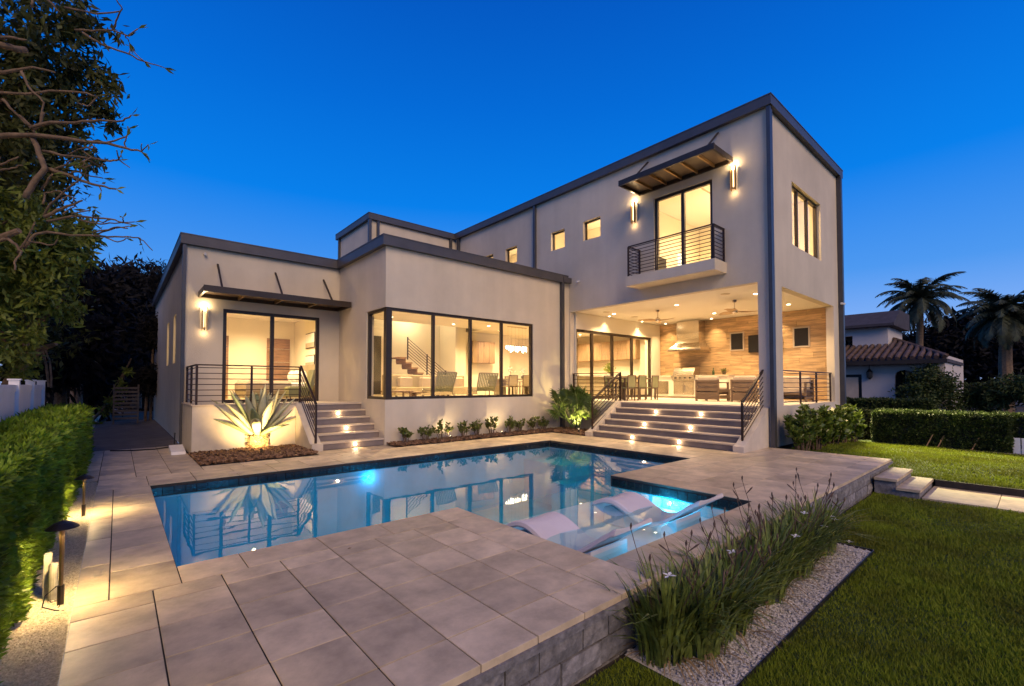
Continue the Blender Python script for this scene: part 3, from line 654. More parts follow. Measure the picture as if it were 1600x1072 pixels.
# upper floor
bxp('floor_slab', m_ceil, 12.53, 18.17, 4.59, 18.44, 4.18, 4.66); bxp('interior_ceiling', m_ceil, 12.53, 18.17, 4.59, 18.44, 7.92, 8.0)
wall('y', 9.0, 9.12, 12.53, 18.17, 4.67, 7.91, m=m_inwall, name='interior_wall'); wall('y', 12.9, 13.0, 12.56, 18.17, 4.67, 7.91, m=m_inwall, name='interior_wall')
wall('x', 17.9, 18.0, 4.6, 8.99, 4.67, 7.91, m=m_inwall, name='interior_wall'); wall('x', 14.6, 14.7, 9.13, 12.89, 4.67, 7.91, m=m_inwall, name='interior_wall'); wall('x', 14.6, 14.7, 13.01, 18.4, 4.67, 7.91, m=m_inwall, name='interior_wall')
bxp('picture_frame', m_black, 14.2, 15.3, 8.95, 8.99, 5.5, 6.2); bxp('doorway_glow_panel', emis('doorway_glow', (1, .82, .5), 1.6), 16.2, 16.7, 8.97, 8.995, 4.7, 6.6)  # glowing panel stands in for light from a lit doorway
# porch
wall('y', 10.95, 11.28, 12.53, 18.17, 1.0, 4.17, [(12.55, 17.45, 1.03, 3.58)], m=m_inwall, name='porch_wall')
bxp('porch_slab', m_grout, 12.31, 18.12, 4.6, 10.94, .6, .97)
for i, xx in enumerate(runs(12.31, 18.12, .95)[:-1]):
    for yy in runs(4.6, 10.94, .9)[:-1]:
        pass
_px = runs(12.305, 18.12, .97); _py = runs(4.59, 10.945, .9)
for i in range(len(_px)-1):
    for j in range(len(_py)-1):
        o = paver(_px[i], _px[i+1], _py[j], _py[j+1], z1=1.0, parent=H, m=m_porchfloor, name='floor_tile')
window('y', 10.99, 12.55, 17.45, 1.03, 3.58, (13.51, 14.76, 16.08), fw=.1, name='sliding_door', label='porch sliding glass doors to the kitchen')
wall('x', 18.125, 18.17, 4.6, 10.94, 1.0, 4.17, m=m_grout, name='feature_wall')
fwall = [c for c in H.children if c.name.startswith('feature_wall')][-1]; fwall['label'] = 'porch back wall clad in warm wood planks'
rows = 17; rh = (4.17-1.0)/rows
_pm = {}
for r_ in range(rows):
    y = 4.6 - random.uniform(0, 1.1)
    while y < 10.94:
        y1 = min(y+1.2, 10.94); ya = max(y, 4.6)
        if y1-ya > .03:
            w_ = round(y1-ya, 2); k = w_
            if k not in _pm:
                me = MB().slab(-w_/2+.002, w_/2-.002, -rh/2+.002, rh/2-.002, 0, .018, .003).mesh('plank'); me.materials.append(m_plank); _pm[k] = me
            o = bpy.data.objects.new('plank', _pm[k]); COL.objects.link(o); o.parent = fwall; og = ORG[fwall.name]
            o.location = (18.124-og[0], (ya+y1)/2-og[1], 1.0+rh*(r_+.5)-og[2]); o.rotation_euler = (PI/2, 0, -PI/2)
        y = y1 if y1 < 10.94 else 99
for ya, yb in ((7.36, 7.88), (5.17, 5.68)):
    bxp('niche_window', m_black, 18.085, 18.10, ya+.04, yb-.04, 2.91, 3.53)
    b = MB(); b.box(18.07, 18.105, ya-.01, yb+.01, 3.531, 3.58); b.box(18.07, 18.105, ya-.01, yb+.01, 2.86, 2.909); b.box(18.07, 18.105, ya-.01, ya+.039, 2.91, 3.53); b.box(18.07, 18.105, yb-.039, yb+.01, 2.91, 3.53); b.build('niche_frame', m_steptop, H)
tv = thing('wall_television', 'black television mounted on the wood porch wall between two square niches', 'television', (18.05, 6.6, 3.08))
MB().box(18.0, 18.05, 6.05, 7.17, 2.76, 3.40).build('screen_housing', m_black, tv); MB().box(18.05, 18.10, 6.4, 6.8, 2.95, 3.2).build('wall_bracket', m_black, tv)
# range hood
hd = thing('range_hood', 'flared stainless steel hood hanging over the porch grill', 'hood', (17.8, 9.5, 2.93))
b = MB(); lv = [(4.165, .47, 17.55), (3.62, .48, 17.53), (3.42, .46, 17.58), (3.25, .50, 17.50), (3.12, .60, 17.36), (3.04, .68, 17.24), (2.98, .70, 17.22)]
V = []; 
for z, hw, xf in lv: V += [(xf, 9.35-hw, z), (xf, 9.35+hw, z), (18.095, 9.35+hw, z), (18.095, 9.35-hw, z)]
F = [(4*i+k, 4*i+(k+1)%4, 4*i+4+(k+1)%4, 4*i+4+k) for i in range(len(lv)-1) for k in range(4)] + [(0,1,2,3), tuple(4*(len(lv)-1)+k for k in range(4))]
b.add(V, F).build('hood_body', m_steel, hd); MB().box(17.20, 18.09, 8.63, 10.07, 2.92, 2.979).build('hood_rim', m_steel, hd)
# downlights
def down(x, y, z, power=70, spot=130, lens=True, parent=None, r=.055):
    b = MB(); b.tube([(x, y, z+.002), (x, y, z-.012)], [r+.03, r+.022], 16); o = b.build('ceiling_light', m_ceil, H)
    b = MB(); b.tube([(x, y, z-.0125), (x, y, z-.016)], r, 14); b.build('light_lens', e_down, o)
    lamp('SPOT', (x, y, z-.05), power*1.35, WARM, H, .05, spot=spot, blend=.9)
PW = 230
for x in (13.85, 16.5):
    for y in (5.3, 7.75, 10.25): down(x, y, 4.178, PW)
for y in (8.45, 10.45, 6.2): down(17.75, y, 4.178, 60, 100, r=.04)
down(14.2, 10.72, 4.178, 40, 100, r=.04); down(16.4, 10.72, 4.178, 40, 100, r=.04)
for x, y in ((6.6, 12.6), (8.6, 12.6), (10.8, 12.6), (7.4, 15.2), (10.2, 15.4), (13.3, 16.2), (14.3, 13.2), (16.4, 13.2), (16.4, 16.0), (17.0, 14.6), (15.0, 11.9), (17.0, 11.9), (11.6, 14.9)): down(x, y, 3.998, 225, 150)
for x, y in ((2.3, 16.2), (3.6, 17.6), (4.3, 16.0)): down(x, y, 3.968, 190, 150)
lamp('POINT', (9.5, 17.4, 4.4), 45, WARMW, H, .15)
for x, y in ((14.0, 6.0), (16.2, 7.6), (15.4, 5.4)): down(x, y, 7.918, 170, 150)
down(13.6, 11.0, 7.918, 150, 150); down(13.6, 15.4, 7.918, 150, 150)
for x, y, pw in ((13.8, 10.6, 60), (13.8, 15.2, 60), (15.6, 6.2, 90)): lamp('POINT', (x, y, 6.6), pw, WARM, H, .12)  # fill lamps without fixtures, added to brighten upper ceilings and windows
b = MB(); b.box(14.2, 15.6, 7.0, 7.06, 7.905, 7.918); b.build('ceiling_vent', m_steel, H)
for x, y in ((13.32, 10.18), (15.08, 10.2), (13.27, 5.9)):
    b = MB(); b.tube([(x, y, 4.178), (x, y, 4.168)], .13, 18); b.build('ceiling_speaker', m_steptop, H)
# ceiling fans
def fan(x, y, rz, label):
    t = thing('ceiling_fan', label, 'ceiling fan', (x, y, 4.178), rz, group='porch ceiling fans', world=False)
    MB().lathe((0,0,-.06), [(.07, .06), (.06, .0)], 14).build('canopy', m_steel, t)
    MB().tube([(0,0,-.05), (0,0,-.27)], .018, 8).build('rod', m_steel, t)
    MB().lathe((0,0,-.42), [(.03, 0), (.09, .03), (.10, .09), (.05, .15), (.02, .17)], 16).build('motor', m_steel, t, smooth=True)
    for k in range(3):
        a = k*2*PI/3; ca, sa = math.cos(a), math.sin(a); V = []; n = 9
        for i in range(n):
            f = i/(n-1); rr = .08+.62*f; ww = .05+.055*math.sin(PI*min(1, f*1.1+.05)); tw = .35*(1-f*.6); cu = .06*math.sin(PI*f)
            for sg in (-1, 1):
                lx, ly, lz = rr, sg*ww+cu, -.37+sg*ww*tw; V.append((lx*ca-ly*sa, lx*sa+ly*ca, lz))
        F = [(2*i, 2*i+1, 2*i+3, 2*i+2) for i in range(n-1)]
        o = MB().add(V, F).build('blade', m_plank, t, fixn=False); md = o.modifiers.new('solid', 'SOLIDIFY'); md.thickness = .012
fan(14.35, 8.75, .4, 'ceiling fan with three blades in front of the range hood'); fan(14.45, 6.15, 1.1, 'ceiling fan with three blades nearest the corner column')
# ================================================================ PORCH FURNITURE
ct = thing('outdoor_kitchen_counter', 'pale masonry kitchen counter along the wood porch wall', 'counter', (17.8, 9.3, 1.0))
MB().box(17.52, 18.09, 7.75, 10.93, 1.08, 1.88).build('counter_body', m_inwall, ct); MB().box(17.6, 18.08, 7.8, 10.92, 1.001, 1.079).build('plinth', m_steptop, ct)
MB().slab(17.46, 18.095, 10.04, 10.935, 1.881, 1.93).build('counter_top', m_steptop, ct); MB().slab(17.46, 18.095, 7.70, 9.0, 1.881, 1.93).build('counter_top', m_steptop, ct)
for ya, yb in ((9.08, 9.51), (9.53, 9.96), (10.2, 10.8)):
    MB().slab(0,0,0,0,0,0) if False else None
    o = MB().box(17.495, 17.519, ya, yb, 1.16, 1.70).build('cabinet_door', m_steel, ct); MB().bar((17.47, (yb if yb < 9.6 else ya+.06)-.04, 1.3), (17.47, (yb if yb < 9.6 else ya+.06)-.04, 1.55), .016).build('handle', m_steel, o)
gr = thing('gas_grill', 'built-in stainless grill with domed lid under the range hood', 'grill', (17.75, 9.52, 1.75))
MB().prism([(17.44, 1.95), (17.50, 2.10), (17.62, 2.25), (17.78, 2.31), (17.95, 2.30), (18.02, 2.22), (18.02, 1.95)], 'y', 9.07, 9.97).build('lid', m_steel, gr)
MB().box(17.42, 18.02, 9.05, 9.99, 1.72, 1.945).build('fire_box', m_steel, gr); MB().bar((17.39, 9.15, 2.02), (17.39, 9.89, 2.02), .022).build('lid_handle', m_steel, gr)
for k in range(4): MB().tube([(17.418, 9.2+.21*k, 1.83), (17.375, 9.2+.21*k, 1.83)], .03, 12).build('knob', m_black, gr)
bt = thing('oil_bottle', 'dark green bottle on the porch counter right of the grill', 'bottle', (17.8, 8.42, 1.932)); MB().lathe((17.8, 8.42, 1.932), [(.04, 0), (.045, .02), (.045, .15), (.018, .2), (.016, .26)], 12).build('glass_body', M('bottle_glass', (.05, .09, .03), .15), bt, smooth=True); MB().tube([(17.8, 8.42, 2.192), (17.8, 8.42, 2.22)], .018, 8).build('cap', m_black, bt)
pp = thing('potted_herb', 'small leafy herb in a terracotta pot on the porch counter', 'potted plant', (17.8, 8.0, 1.932)); MB().lathe((17.8, 8.0, 1.932), [(.06, 0), (.08, .13), (.085, .14)], 12).build('pot', m_tileroof, pp)
C = np.array([17.8, 8.0, 2.08])+rng.normal(size=(90, 3))*[.05, .05, .05]; V, F = leaves(C, rng.normal(size=(90, 3))+[0, 0, .8], .07, .035); npmesh('foliage', V, F, m_tree2, pp)
tr = thing('serving_tray', 'low steel rack on the porch counter beside the grill', 'rack', (17.75, 8.75, 1.932)); MB().box(17.6, 17.9, 8.6, 8.93, 1.932, 1.945).build('base', m_steel, tr)
for k in range(5): MB().bar((17.62, 8.62+.07*k, 1.945), (17.62, 8.62+.07*k, 2.03), .008).build('rung', m_steel, tr)
def club(loc, rz, label, w_=.80, group='brown club chairs on the porch'):
    t = thing('club_chair', label, 'armchair', loc, rz, group, world=False)   # back towards -x
    for z0, z1 in ((.05, .30), (.335, .46), (.49, .60), (.625, .70)): MB().box(0, .03, -w_/2+.06, w_/2-.06, z0, z1).build('back_slat', m_teak, t)
    for s in (-1, 1):
        ya, yb = sorted((s*w_/2, s*(w_/2-.055)))
        MB().box(-.01, .05, ya, yb, 0, .72).build('leg', m_teak, t); MB().box(.70, .76, ya, yb, 0, .60).build('leg', m_teak, t)
        MB().box(.051, .76, ya-.01, yb+.01, .601, .64).build('armrest', m_teak, t)
        for z0 in (.1, .3): MB().box(.051, .699, ya+.012, yb-.012, z0, z0+.1).build('side_slat', m_teak, t)
    MB().box(.04, .75, -w_/2+.06, w_/2-.06, .22, .29).build('seat_frame', m_teak, t)
    o = MB().slab(.16, .76, -w_/2+.07, w_/2-.07, .291, .46, .03).build('seat_cushion', m_sofa, t)
    MB().slab(.04, .20, -w_/2+.07, w_/2-.07, .461, .84, .05).build('back_cushion', m_sofa, t)
club((14.9, 7.28, 1.0), 0, 'brown slatted club chair nearest the grill, its back to the stairs'); club((14.9, 6.1, 1.0), 0, 'brown slatted club chair partly behind the sloping stair railing, its back to the stairs')
club((17.3, 5.35, 1.0), PI, 'brown slatted club chair under the right wall niche, facing the stairs', 1.0)
ft = thing('coffee_table', 'low brown table between the porch club chairs', 'table', (16.1, 6.5, 1.0)); MB().slab(15.8, 16.5, 6.1, 7.0, 1.36, 1.40).build('table_top', m_teak, ft)
for x in (15.84, 16.46):
    for y in (6.14, 6.96): MB().box(x-.025, x+.025, y-.025, y+.025, 1.001, 1.359).build('leg', m_teak, ft)
dt = thing('dining_table', 'dark bronze dining table on the porch behind the stair railing', 'dining table', (14.3, 9.75, 1.0))
MB().slab(13.25, 15.25, 9.35, 10.15, 1.76, 1.80).build('table_top', m_teak, dt)
for x in (13.28, 15.18):
    for y in (9.38, 10.08): MB().box(x, x+.05, y, y+.05, 1.001, 1.759).build('leg', m_teak, dt)
def dchair(loc, rz, label, m=m_teak, ms=None, kind='dining_chair', group='dining chairs round the porch table'):
    t = thing(kind, label, 'chair', loc, rz, group, world=False)          # back at -y side, seat towards +y
    for s in (-1, 1):
        MB().bar((s*.22, -.02, 0), (s*.22, -.07, .88), .032).build('leg', m, t); MB().bar((s*.22, .42, 0), (s*.22, .42, .44), .032).build('leg', m, t)
        MB().bar((s*.22, .42, .62), (s*.22, -.05, .62), .03, .02).build('armrest', m, t); MB().bar((s*.22, .42, .44), (s*.22, .42, .61), .028).build('arm_post', m, t)
    MB().bar((-.22, -.068, .87), (.22, -.068, .87), .025, .03).build('top_rail', m, t); MB().bar((-.22, -.04, .42), (.22, -.04, .42), .025, .03).build('back_rail', m, t)
    MB().box(-.20, .20, -.065, -.05, .46, .85).build('back_panel', ms or m_sage, t); MB().slab(-.21, .21, -.02, .44, .42, .46).build('seat', ms or m_sage, t)
    return t
dchair((14.05, 9.25, 1.0), 0, 'porch dining chair in the middle of the near side of the bronze table'); dchair((14.78, 9.2, 1.0), .05, 'porch dining chair at the right end of the near side of the bronze table'); dchair((13.4, 9.25, 1.0), 0, 'porch dining chair behind the fan palm at the bronze table')
dchair((13.7, 10.35, 1.0), PI, 'porch dining chair at the far side of the bronze table, on the left'); dchair((14.7, 10.35, 1.0), PI, 'porch dining chair at the far side of the bronze table, on the right')
# ================================================================ LIVING ROOM
def lchair(x, y, rz, label):
    t = thing('lounge_chair', label, 'lounge chair', (x, y, FZ), rz, 'corded lounge chairs at the corner window', world=False)
    for i in range(12):
        u = -.36+.72*i/11
        MB().bar((u, -.10, .90), (u*.96, .12, .28), .045, .012).build('back_cord', m_sage, t)
    MB().bar((-.38, -.10, .90), (.38, -.10, .90), .03).build('top_rail', m_beige, t)
    for s in (-1, 1):
        MB().bar((s*.385, -.10, .90), (s*.37, .13, .26), .025).build('back_frame', m_beige, t)
        MB().tube([(s*.36, -.12, 0), (s*.37, .13, .26), (s*.38, .72, .34), (s*.36, .80, .0)], .014, 6).build('leg', m_steel, t)
    MB().slab(-.35, .35, .12, .78, .28, .42, .03).build('seat_cushion', m_beige, t)
    MB().bar((-.3, -.045, .75), (-.3, .10, .35), .03, .02) if False else None
lchair(7.92, 12.40, .1, 'green corded lounge chair behind the second pane of the corner window'); lchair(9.72, 12.55, -.12, 'green corded lounge chair behind the third pane of the corner window')
sf = thing('sofa', 'long beige sofa in the living room behind the lounge chairs', 'sofa', (9.0, 15.2, FZ))
MB().slab(7.3, 10.8, 14.6, 15.5, FZ+.12, FZ+.42, .03).build('seat', m_beige, sf); MB().slab(7.3, 10.8, 15.5, 15.72, FZ+.12, FZ+.88, .04).build('backrest', m_beige, sf)
for x in (7.35, 8.4, 9.5, 10.6): MB().box(x, x+.06, 14.7, 14.76, FZ+.001, FZ+.119).build('leg', m_teak, sf)
for x in (7.8, 8.7, 10.1): MB().slab(x, x+.5, 15.25, 15.49, FZ+.425, FZ+.8, .06).build('cushion', m_sofa, sf)
ctb = thing('round_coffee_table', 'round dark coffee table on the living room rug', 'table', (7.35, 13.4, FZ)); MB().lathe((7.35, 13.4, FZ), [(.30, .0), (.10, .03), (.08, .2), (.42, .24), (.42, .27)], 24).build('table_top', m_cab, ctb)
ctc = thing('low_tray_table', 'low wooden tray table beside the first lounge chair', 'table', (6.6, 13.1, FZ)); MB().slab(6.2, 7.0, 12.8, 13.4, FZ+.26, FZ+.32).build('table_top', m_cab, ctc)
for x in (6.25, 6.9):
    for y in (12.85, 13.3): MB().box(x, x+.05, y, y+.05, FZ+.001, FZ+.259).build('leg', m_cab, ctc)
ls = thing('table_lamp', 'table lamp with a glowing white shade at the left living room wall', 'lamp', (6.0, 15.8, FZ)); MB().lathe((6.0, 15.8, FZ), [(.14, 0), (.14, .02), (.02, .04), (.02, 1.0)], 12).build('stand', m_black, ls)
MB().lathe((6.0, 15.8, FZ+1.0), [(.2, 0), (.16, .34)], 16).build('lamp_shade', e_shade, ls)
# interior staircase
st = thing('interior_staircase', 'wooden stair flight with slanted metal railing at the back of the living room', 'staircase', (9.3, 16.6, FZ))
for k in range(8):
    x = 10.5-.26*k; z = FZ+.2*(k+1); MB().box(x-.28, x, 16.45, 17.3, z-.06, z).build('tread', m_wood, st); MB().box(x-.05, x-.02, 16.47, 17.28, z-.2, z-.061).build('riser', m_wood, st)
for k in range(7):
    f = .12+.88*k/6; MB().bar((10.5, 16.44, FZ+.25+.8*f), (8.72, 16.44, FZ+1.55+.8*f), .018).build('rail_bar', m_rail, st)
for x, z in ((8.72, FZ+1.5), (9.6, FZ+.85), (10.5, FZ+.2)): MB().box(x-.02, x+.02, 16.42, 16.46, z, z+.9).build('post', m_rail, st)
# dining group with chandelier
wc = thing('wall_cabinet', 'brown wall cabinet with four doors at the back of the dining area', 'cabinet', (13.0, 17.2, 2.56)); MB().box(12.34, 13.66, 17.08, 17.39, 2.56, 3.58).build('carcass', m_cab, wc)
for k in range(4): MB().slab(0,0,0,0,0,0) if False else MB().box(12.345+.33*k, 12.665+.33*k, 17.05, 17.078, 2.57, 3.57).build('cabinet_door', m_cab, wc)
ch = thing('chandelier', 'long glowing crystal chandelier over the indoor dining table', 'chandelier', (12.8, 14.5, 4.0))
MB().box(12.2, 13.45, 14.42, 14.58, 3.17, 3.20).build('frame', m_steel, ch); MB().box(12.3, 13.35, 14.45, 14.55, 3.97, 3.998).build('ceiling_plate', m_steel, ch)
for k in range(6): x = 12.32+.2*k; MB().tube([(x, 14.5, 3.2), (x, 14.5, 3.97)], .004, 5).build('hanger_wire', m_steel, ch)
rr = random.Random(3)
for k in range(26):
    x = 12.22+.0475*k; z = 3.16-rr.uniform(.05, .26); y = 14.5+rr.uniform(-.06, .06); MB().tube([(x, y, 3.168), (x, y, z)], .013, 5).build('crystal', e_crys, ch)
it = thing('indoor_dining_table', 'pale dining table under the crystal chandelier', 'dining table', (12.7, 14.5, FZ)); MB().slab(11.5, 13.9, 14.0, 15.0, FZ+.71, FZ+.75).build('table_top', m_beige, it)
for x in (11.8, 13.5): MB().box(x, x+.1, 14.2, 14.8, FZ+.001, FZ+.709).build('leg', m_beige, it)
for x, y, rz, lb in ((11.9, 13.75, 0, 'left of the near side'), (12.6, 13.7, 0, 'middle of the near side'), (13.3, 13.75, 0, 'right of the near side'), (12.2, 15.3, PI, 'left of the far side'), (13.1, 15.3, PI, 'right of the far side')):
    dchair((x, y, FZ), rz, 'beige chair at the indoor dining table, '+lb, m_teak, m_beige, 'indoor_dining_chair', 'chairs at the indoor dining table')
for x, lb in ((12.35, 'left'), (13.05, 'right')):
    v = thing('flower_vase', 'white orchid in a small vase on the %s of the indoor dining table' % lb, 'vase', (x, 14.4, FZ+.752)); MB().lathe((x, 14.4, FZ+.752), [(.05, 0), (.07, .08), (.04, .16)], 12).build('vase_body', m_black, v, smooth=True)
    C = np.array([x, 14.4, FZ+1.1])+rng.normal(size=(40, 3))*[.07, .05, .07]; V, F = leaves(C, rng.normal(size=(40, 3)), .07, .06); npmesh('blossom', V, F, m_white, v); MB().tube([(x, 14.4, FZ+.9), (x+.02, 14.4, FZ+1.1)], .006, 5).build('stem', m_palm, v)
# kitchen
kc = thing('kitchen_wall_cabinets', 'row of wooden wall cabinets seen through the porch doors', 'cabinet', (18.0, 14.0, 2.75)); MB().box(17.85, 18.165, 12.0, 16.4, 2.72, 3.62).build('carcass', m_cab, kc)
for k in range(9): MB().box(17.82, 17.848, 12.01+.487*k, 12.48+.487*k, 2.73, 3.61).build('cabinet_door', m_cab, kc)
kb_ = thing('kitchen_base_cabinets', 'pale kitchen counter below the wooden wall cabinets', 'counter', (17.8, 14.0, FZ)); MB().box(17.6, 18.165, 12.0, 16.4, FZ+.001, FZ+.86).build('carcass', m_beige, kb_); MB().slab(17.55, 18.165, 11.98, 16.42, FZ+.861, FZ+.90).build('counter_top', m_steptop, kb_)
kp = thing('kitchen_plant', 'leafy green plant in a pot on the kitchen counter', 'potted plant', (17.2, 12.2, FZ+.9)); 
ki = thing('kitchen_island', 'pale kitchen island behind the porch doors', 'kitchen island', (16.0, 13.4, FZ)); MB().box(14.6, 17.3, 12.6, 13.4, FZ+.001, FZ+.86).build('island_body', m_beige, ki); MB().slab(14.5, 17.4, 12.5, 13.5, FZ+.861, FZ+.91).build('counter_top', m_white, ki)
kp.location = (16.9, 12.8, FZ+.912); ORG[kp.name] = (16.9, 12.8, FZ+.912)
MB().lathe((16.9, 12.8, FZ+.912), [(.07, 0), (.10, .14)], 12).build('pot', m_white, kp)
C = np.array([16.9, 12.8, FZ+1.2])+rng.normal(size=(160, 3))*[.10, .1, .10]; V, F = leaves(C, rng.normal(size=(160, 3))+[0, 0, .5], .12, .06); npmesh('foliage', V, F, m_tree2, kp)
# ================================================================ BEDROOM
bd = thing('bed', 'low bed with pale bedding seen through the bedroom sliding door', 'bed', (4.0, 17.0, FZ))
MB().box(3.0, 5.15, 16.0, 17.8, FZ+.08, FZ+.32).build('bed_frame', m_beige, bd); MB().slab(3.04, 5.1, 16.04, 17.76, FZ+.321, FZ+.58, .06).build('mattress', m_white, bd); MB().slab(3.0, 4.3, 15.98, 17.82, FZ+.30, FZ+.63, .08).build('blanket', m_sofa, bd)
MB().box(5.10, 5.19, 15.9, 17.9, FZ+.1, FZ+1.2).build('headboard', m_beige, bd)
for y in (16.1, 16.65, 17.2): MB().ell((4.72, y+.25, FZ+.78), (.16, .26, .22), 12, 8).build('pillow', m_white, bd, smooth=True)
ac = thing('accent_chair', 'olive armchair beside the bed at the sliding door', 'armchair', (4.25, 15.2, FZ)); MB().slab(3.95, 4.55, 14.95, 15.5, FZ+.15, FZ+.45, .05).build('seat', m_sage, ac); MB().prism([(4.5, FZ+.2), (4.62, FZ+.2), (4.78, FZ+.95), (4.68, FZ+.97)], 'y', 14.95, 15.5).build('backrest', m_sage, ac)
for x in (4.0, 4.45):
    for y in (15.0, 15.42): MB().box(x, x+.03, y, y+.03, FZ+.001, FZ+.149).build('leg', m_teak, ac)
nl = thing('bedside_lamp', 'glowing white lamp on the bedside table in the bedroom', 'lamp', (4.98, 15.65, FZ+.5)); MB().lathe((4.98, 15.65, FZ+.502), [(.05, 0), (.05, .02), (.015, .04), (.015, .22)], 10).build('stand', m_black, nl); MB().lathe((4.98, 15.65, FZ+.72), [(.15, 0), (.12, .24)], 16).build('lamp_shade', e_shade, nl)
ns = thing('bedside_table', 'small bedside table carrying the glowing lamp', 'table', (4.98, 15.65, FZ)); MB().box(4.78, 5.18, 15.45, 15.85, FZ+.3, FZ+.50).build('drawer_box', m_cab, ns)
for x in (4.8, 5.13):
    for y in (15.47, 15.8): MB().box(x, x+.03, y, y+.03, FZ+.001, FZ+.299).build('leg', m_cab, ns)
for xa, xb in ((4.22, 5.02), (2.3, 2.98)):
    o = bxp('interior_door', m_wood, xa, xb, 18.95, 18.985, FZ, 3.3)
    for z in (1.75, 2.4, 2.9): MB().box(xa, xb, 18.942, 18.949, z, z+.015).build('door_inlay', m_steel, o)
for (ya, yb, za, zb, lb) in ((16.5, 17.5, 2.85, 3.4, 'upper'), (16.5, 17.5, 2.15, 2.6, 'lower')):
    o = thing('wall_picture', 'striped abstract picture on the bedroom wall, the %s of two' % lb, 'picture', (5.18, (ya+yb)/2, za), group='bedroom wall pictures'); MB().box(5.165, 5.195, ya, yb, za, zb).build('frame', m_black, o)
    MB().box(5.158, 5.164, ya+.03, yb-.03, za+.03, za+.2).build('print_band', m_sofa, o); MB().box(5.158, 5.164, ya+.03, yb-.03, za+.201, zb-.03).build('print_band', m_white, o)
# ================================================================ PLANTING, FRONT
def inframe(Pn, mg=60):
    px, py, z = project(Pn); return (z > .2) & (px > -mg) & (px < 1600+mg) & (py < 1072+mg*2)
def blades(name, boxes, dens, h, wd, m, zf, label, cat='grass', lean=.5, thin=None):
    Vs = []; Fs = []; n0 = 0
    for (x0, x1, y0, y1) in boxes:
        n = int((x1-x0)*(y1-y0)*dens); Pn = np.stack([rng.uniform(x0, x1, n), rng.uniform(y0, y1, n), np.zeros(n)], 1); Pn[:, 2] = zf(Pn[:, 0], Pn[:, 1])
        Pn = Pn[inframe(Pn)]
        if name == 'lawn_grass': Pn = Pn[~((Pn[:, 0] > 2.84) & (Pn[:, 0] < 6.89) & (Pn[:, 1] > 1.32))]
        d = np.linalg.norm(Pn-_C, axis=1)
        keep = rng.random(len(Pn)) < np.clip((3.2/d)**1.35, .0, 1); Pn = Pn[keep]; d = d[keep]; n = len(Pn)
        if n == 0: continue
        ww = wd*np.clip((d/3.2)**.8, 1, 6); a = rng.uniform(0, 2*PI, n); hh = h*rng.uniform(.5, 1.15, n)
        patch = .75+.35*np.sin(Pn[:, 0]*2.1+1.3*np.sin(Pn[:, 1]*1.7))*np.sin(Pn[:, 1]*2.6+Pn[:, 0]); hh *= patch
        S = np.stack([np.cos(a), np.sin(a), 0*a], 1)*ww[:, None]/2; a2 = rng.uniform(0, 2*PI, n); ln = rng.uniform(.1, lean, n)*hh
        T = np.stack([np.cos(a2)*ln, np.sin(a2)*ln, hh], 1)
        V = np.stack([Pn-S, Pn+S, Pn+T], 1).reshape(-1, 3); Vs.append(V); Fs.append(np.arange(3*n).reshape(n, 3)+n0); n0 += 3*n
    o = npmesh(name, np.concatenate(Vs), np.concatenate(Fs), m); return tag(o, label, cat, kind='stuff')
blades('lawn_grass', [(-.5, 10.62, -5, 2.03)], 15000, .055, .006, m_grass, lambda x, y: 0*x+GZ, 'mown grass of the lower lawn beside the deck wall', lean=.9)
blades('side_lawn_grass', [(12.07, 16.0, -6, 4.2)], 15000, .05, .006, m_grass, lawn_z, 'mown grass of the raised lawn beyond the path', lean=.9)
# gravel
def pebbles(name, boxes, dens, s, m, z, label, fz=None):
    Vs = []; Fs = []; n0 = 0
    oc = np.array([(1,0,0),(0,1,0),(-1,0,0),(0,-1,0),(0,0,1),(0,0,-1)], float); of = np.array([(0,1,4),(1,2,4),(2,3,4),(3,0,4)])
    for x0, x1, y0, y1 in boxes:
        n = int((x1-x0)*(y1-y0)*dens); c = np.stack([rng.uniform(x0, x1, n), rng.uniform(y0, y1, n), z+rng.uniform(-.004, .008, n)], 1)
        c = c[inframe(c)]; n = len(c); r_ = s*rng.uniform(.5, 1.2, (n, 1, 3))*[1, 1, .6]; a = rng.uniform(0, PI, n)
        o = oc[None]*r_+rng.normal(size=(n, 6, 3))*s*.18; ca, sa = np.cos(a)[:, None], np.sin(a)[:, None]
        o = np.stack([o[..., 0]*ca-o[..., 1]*sa, o[..., 0]*sa+o[..., 1]*ca, o[..., 2]], -1)
        Vs.append((c[:, None]+o).reshape(-1, 3)); Fs.append((of[None]+6*np.arange(n)[:, None, None]).reshape(-1, 3)+n0); n0 += 6*n
    return tag(npmesh(name, np.concatenate(Vs), np.concatenate(Fs), m), label, 'gravel', kind='stuff')
b = MB(); b.add([(2.87,1.34,GZ+.004),(6.86,1.34,GZ+.004),(6.86,2.05,GZ+.004),(2.87,2.05,GZ+.004)], [(0,1,2,3)]); struct(b.build('gravel_bed', m_gravel, fixn=False), 'bed under the grey gravel')
pebbles('grey_gravel', [(2.9, 6.84, 1.36, 2.05)], 4200, .014, m_gravel, GZ+.012, 'fine grey gravel round the iris bed')
eb = thing('bed_edging', 'thin dark steel edging between the grey gravel and the lawn', 'edging', (4.8, 1.34, GZ)); MB().box(2.86, 6.87, 1.332, 1.34, GZ-.05, GZ+.03).build('edging_strip', m_black, eb); MB().box(6.862, 6.87, 1.341, 2.04, GZ-.05, GZ+.03).build('edging_strip', m_black, eb)
b = MB(); b.add([(-.62,1,-.03),(-.21,1,-.03),(-.21,9.96,-.03),(-.62,9.96,-.03)], [(0,1,2,3)]); b.add([(-40,.5,-.05),(-.621,.5,-.05),(-.621,60,-.05),(-40,60,-.05)], [(0,1,2,3)]); struct(b.build('side_bed', m_gravelY, fixn=False), 'planting ground left of the deck')
